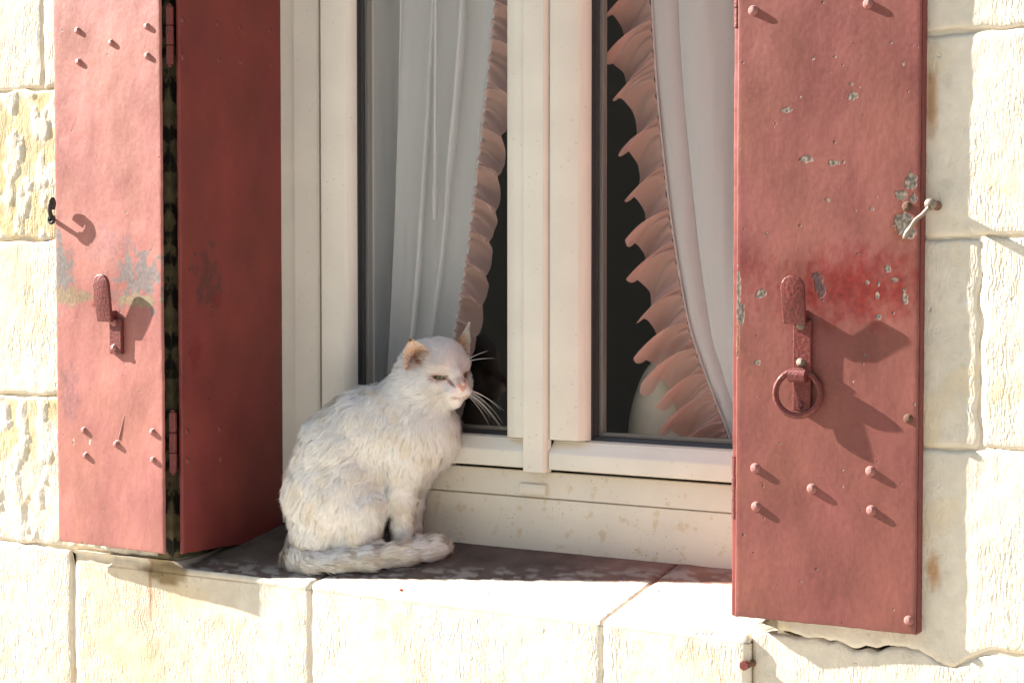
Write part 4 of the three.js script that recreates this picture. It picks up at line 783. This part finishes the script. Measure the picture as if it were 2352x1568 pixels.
      strand(p, n3, f.flow, len, lerp(0.00092, 0.00068, f.head) * rr(0.7, 1.2), lerp(0.36, 0.36, f.head) * (0.35 + 1.3 * lock2) + rr(-0.1, 0.1), lerp(0.75, 0.5, f.head), [c1[0] * k, c1[1] * k, c1[2] * k]);
    }
  }
  // ears: cupped shells grown out of the head, with short hair
  const earGeos = [];
  function ear(baseP, up, open, across, w, hgt, cup, prof, tuft, dark) {
    const shell = (off) => grid(22, 18, (u, v) => {
      const a = u * 2 - 1, wd = w / 2 * prof(v), q = baseP.clone().addScaledVector(up, hgt * v * (1 - 0.10 * a * a)).addScaledVector(across, a * wd).addScaledVector(open, -cup * (1 - a * a) * (1 - 0.75 * v) + off * (1 - 0.7 * v) * (1 - a ** 4));
      return [q.x, q.y, q.z];
    }, (u, v, q) => dark && v > 0.86 && Math.abs(u - 0.45) < 0.3 ? [0.1, 0.075, 0.045] : off > 0 ? mix3(mix3([0.66, 0.28, 0.15], [0.8, 0.48, 0.27], sstep(0.2, 0.8, v)), [0.15, 0.05, 0.03], sstep(0.6, 0.15, v) * sstep(0.95, 0.5, Math.abs(u - 0.5) * 2) * 0.9) : (dark && v > 0.88 && Math.abs(u - 0.45) < 0.25 ? [0.08, 0.06, 0.04] : mix3(WHITE, SKIN, 0.3)));  // inner shell darkened low in the cup: cavity shade as vertex colour
    const front = shell(0.0016), back = shell(-0.0012);
    const flipTo = (g, d) => { const nrm = g.attributes.normal, m = Math.floor(nrm.count / 2); if (V(nrm.getX(m), nrm.getY(m), nrm.getZ(m)).dot(d) < 0) { g.index.array.reverse(); g.computeVertexNormals(); } return g; };
    flipTo(front, open); flipTo(back, open.clone().negate());
    earGeos.push(front, back);
    for (const [g, isIn] of [[front, true], [back, false]]) {
      const pos = g.attributes.position, nrm = g.attributes.normal, idx = g.index.array;
      for (let q = 0; q < (isIn ? 2200 : 6000); q++) {
        const tI = Math.floor(rnd() * idx.length / 3) * 3, i0 = idx[tI], p = V(pos.getX(i0), pos.getY(i0), pos.getZ(i0)).add(V(rr(-1, 1), rr(-1, 1), rr(-1, 1)).multiplyScalar(0.0012)), nn = V(nrm.getX(i0), nrm.getY(i0), nrm.getZ(i0));
        const vv = clamp(p.clone().sub(baseP).dot(up) / hgt), aa = p.clone().sub(baseP).dot(across) / (w / 2);
        if (isIn && rnd() > tuft(aa, vv) || dark && vv > 0.8 && Math.abs(aa) < 0.6) continue;
        const k = rr(0.85, 1.05), c = isIn ? mix3([0.74, 0.46, 0.26], WHITE, rr(0.0, 0.2)) : WHITE;
        const fl = isIn ? up.clone().multiplyScalar(0.6).addScaledVector(across, -Math.sign(aa) * 0.7).addScaledVector(open, 0.5).add(V(rr(-0.3, 0.3), rr(-0.3, 0.3), rr(-0.3, 0.3))) : up.clone().add(V(rr(-0.2, 0.2), rr(-0.2, 0.2), rr(-0.2, 0.2)));
        strand(p, nn, fl, isIn ? rr(0.006, 0.013) * (1.1 - vv) : rr(0.0025, 0.0045), 0.00045, isIn ? 0.6 : 0.2, 0.3, [c[0] * k, c[1] * k, c[2] * k]);
      }
    }
  }
  { // near ear: blunt, its tip folded and dark
    const e = EARS[0];
    ear(e.base, e.up, e.open, e.across, e.w, e.hgt, e.cup, (v) => (1 - 0.3 * v) * Math.sqrt(Math.max(0.02, 1 - v ** 4.5)), (a, v) => (v < 0.75 ? 0.6 : 0.15) * (a > 0.1 ? 1 : 0.15), true);
  }
  { // far ear: pointed and upright
    const e = EARS[1];
    ear(e.base, e.up, e.open, e.across, e.w, e.hgt, e.cup, (v) => (1 - v) ** 0.75 * 0.97 + 0.03, (a, v) => (v < 0.55 ? 0.55 : 0.12), false);
  }
  const allBody = mergeGeometries([bodyGeo, ...earGeos].map((g) => { const q = g.toNonIndexed(); q.deleteAttribute('uv'); return q; })).translate(-base.x, -base.y, -base.z);
  mesh('body', allBody, std({ vertexColors: true, roughness: 0.85 }), cat);
  const fg = new THREE.BufferGeometry();
  fg.setAttribute('position', new THREE.Float32BufferAttribute(hp, 3)); fg.setAttribute('normal', new THREE.Float32BufferAttribute(hn, 3)); fg.setAttribute('color', new THREE.Float32BufferAttribute(hc, 3)); fg.setIndex(hi2);
  fg.translate(-base.x, -base.y, -base.z);
  const fur = mesh('fur', fg, new THREE.MeshPhysicalMaterial({ vertexColors: true, roughness: 0.7, side: THREE.DoubleSide }), cat);
  fur.userData.kind = 'stuff';
  const L = (v) => v.clone().sub(base);
  for (const s of [1, -1]) {
    const e = EYES[s], c = H(e.c.x, e.c.y, e.c.z), out = dirH(e.N.x, e.N.y - 0.05, e.N.z);
    const g = new THREE.SphereGeometry(ER * HS, 28, 20); g.translate(...L(c).toArray());
    const eye = mesh('eye', g, std({ color: col(0.17, 0.165, 0.09), roughness: 0.1 }), cat);
    const pup = new THREE.SphereGeometry(ER * 0.32, 16, 12).scale(0.22, 1.3, 0.3); pup.lookAt(out); pup.translate(...L(c.clone().addScaledVector(out, ER * HS * 0.93)).toArray());
    mesh('pupil', pup, std({ color: col(0.01, 0.01, 0.01), roughness: 0.1 }), eye);
  }
  { // nose leather: a rounded triangle
    const s = new THREE.Shape(); s.moveTo(-0.0062, 0.0034); s.quadraticCurveTo(0, 0.0052, 0.0062, 0.0034); s.quadraticCurveTo(0.0056, 0.0004, 0.0018, -0.0032); s.lineTo(0, -0.0055); s.lineTo(-0.0018, -0.0032); s.quadraticCurveTo(-0.0056, 0.0004, -0.0062, 0.0034);
    const g = new THREE.ExtrudeGeometry(s, { depth: 0.002, bevelEnabled: true, bevelSize: 0.0011, bevelThickness: 0.0014, bevelSegments: 3, steps: 1 });
    g.applyMatrix4(new THREE.Matrix4().makeBasis(HLr.clone().negate(), HUr.clone().multiplyScalar(0.93).addScaledVector(HF, -0.36), HF.clone().multiplyScalar(0.93).addScaledVector(HUr, 0.36)).scale(V(1.2, 1.2, 1.2)).setPosition(H(0.0565, -0.0098, 0)));
    mesh('nose', g.translate(-base.x, -base.y, -base.z), std({ color: col(0.62, 0.34, 0.28), roughness: 0.55 }), cat);
  }
  const wm = std({ color: col(0.85, 0.83, 0.78), roughness: 0.4 });
  function whisker(p, d, len, droop) {
    const pts = []; for (let i = 0; i <= 8; i++) { const t = i / 8; pts.push(L(p.clone().addScaledVector(d, len * t).add(V(0, -droop * len * t * t, 0)))); }
    const g = tube(pts, 1, 16, 5), q = g.attributes.position, c = new THREE.CatmullRomCurve3(pts);
    for (let i = 0; i < q.count; i++) { const t = Math.floor(i / 6) / 16, m = c.getPointAt(t), r = 0.00042 * (1 - 0.8 * t); q.setXYZ(i, m.x + (q.getX(i) - m.x) * r, m.y + (q.getY(i) - m.y) * r, m.z + (q.getZ(i) - m.z) * r); }
    mesh('whisker', g, wm, cat);
  }
  for (const s of [1, -1]) for (let i = 0; i < 8; i++) {
    const r = i % 4, q = Math.floor(i / 4);
    whisker(H(0.047 - 0.003 * r, -0.016 - 0.004 * q - 0.0008 * r, (0.0155 + 0.001 * r) * s), dirH(s > 0 ? 0.12 - 0.12 * r : 0.5 - 0.12 * r, -0.2 - 0.28 * q - 0.05 * r, s), rr(0.05, 0.072), rr(0.25, 0.55));
  }
  for (const [u, l, du] of [[0.0225, -0.021, 0.55], [0.021, -0.026, 0.25]]) whisker(H(0.037, u, l), dirH(0.5, du, l > 0 ? 0.5 : -0.7), 0.04, 0.15);
}
renderer.render(scene, camera);
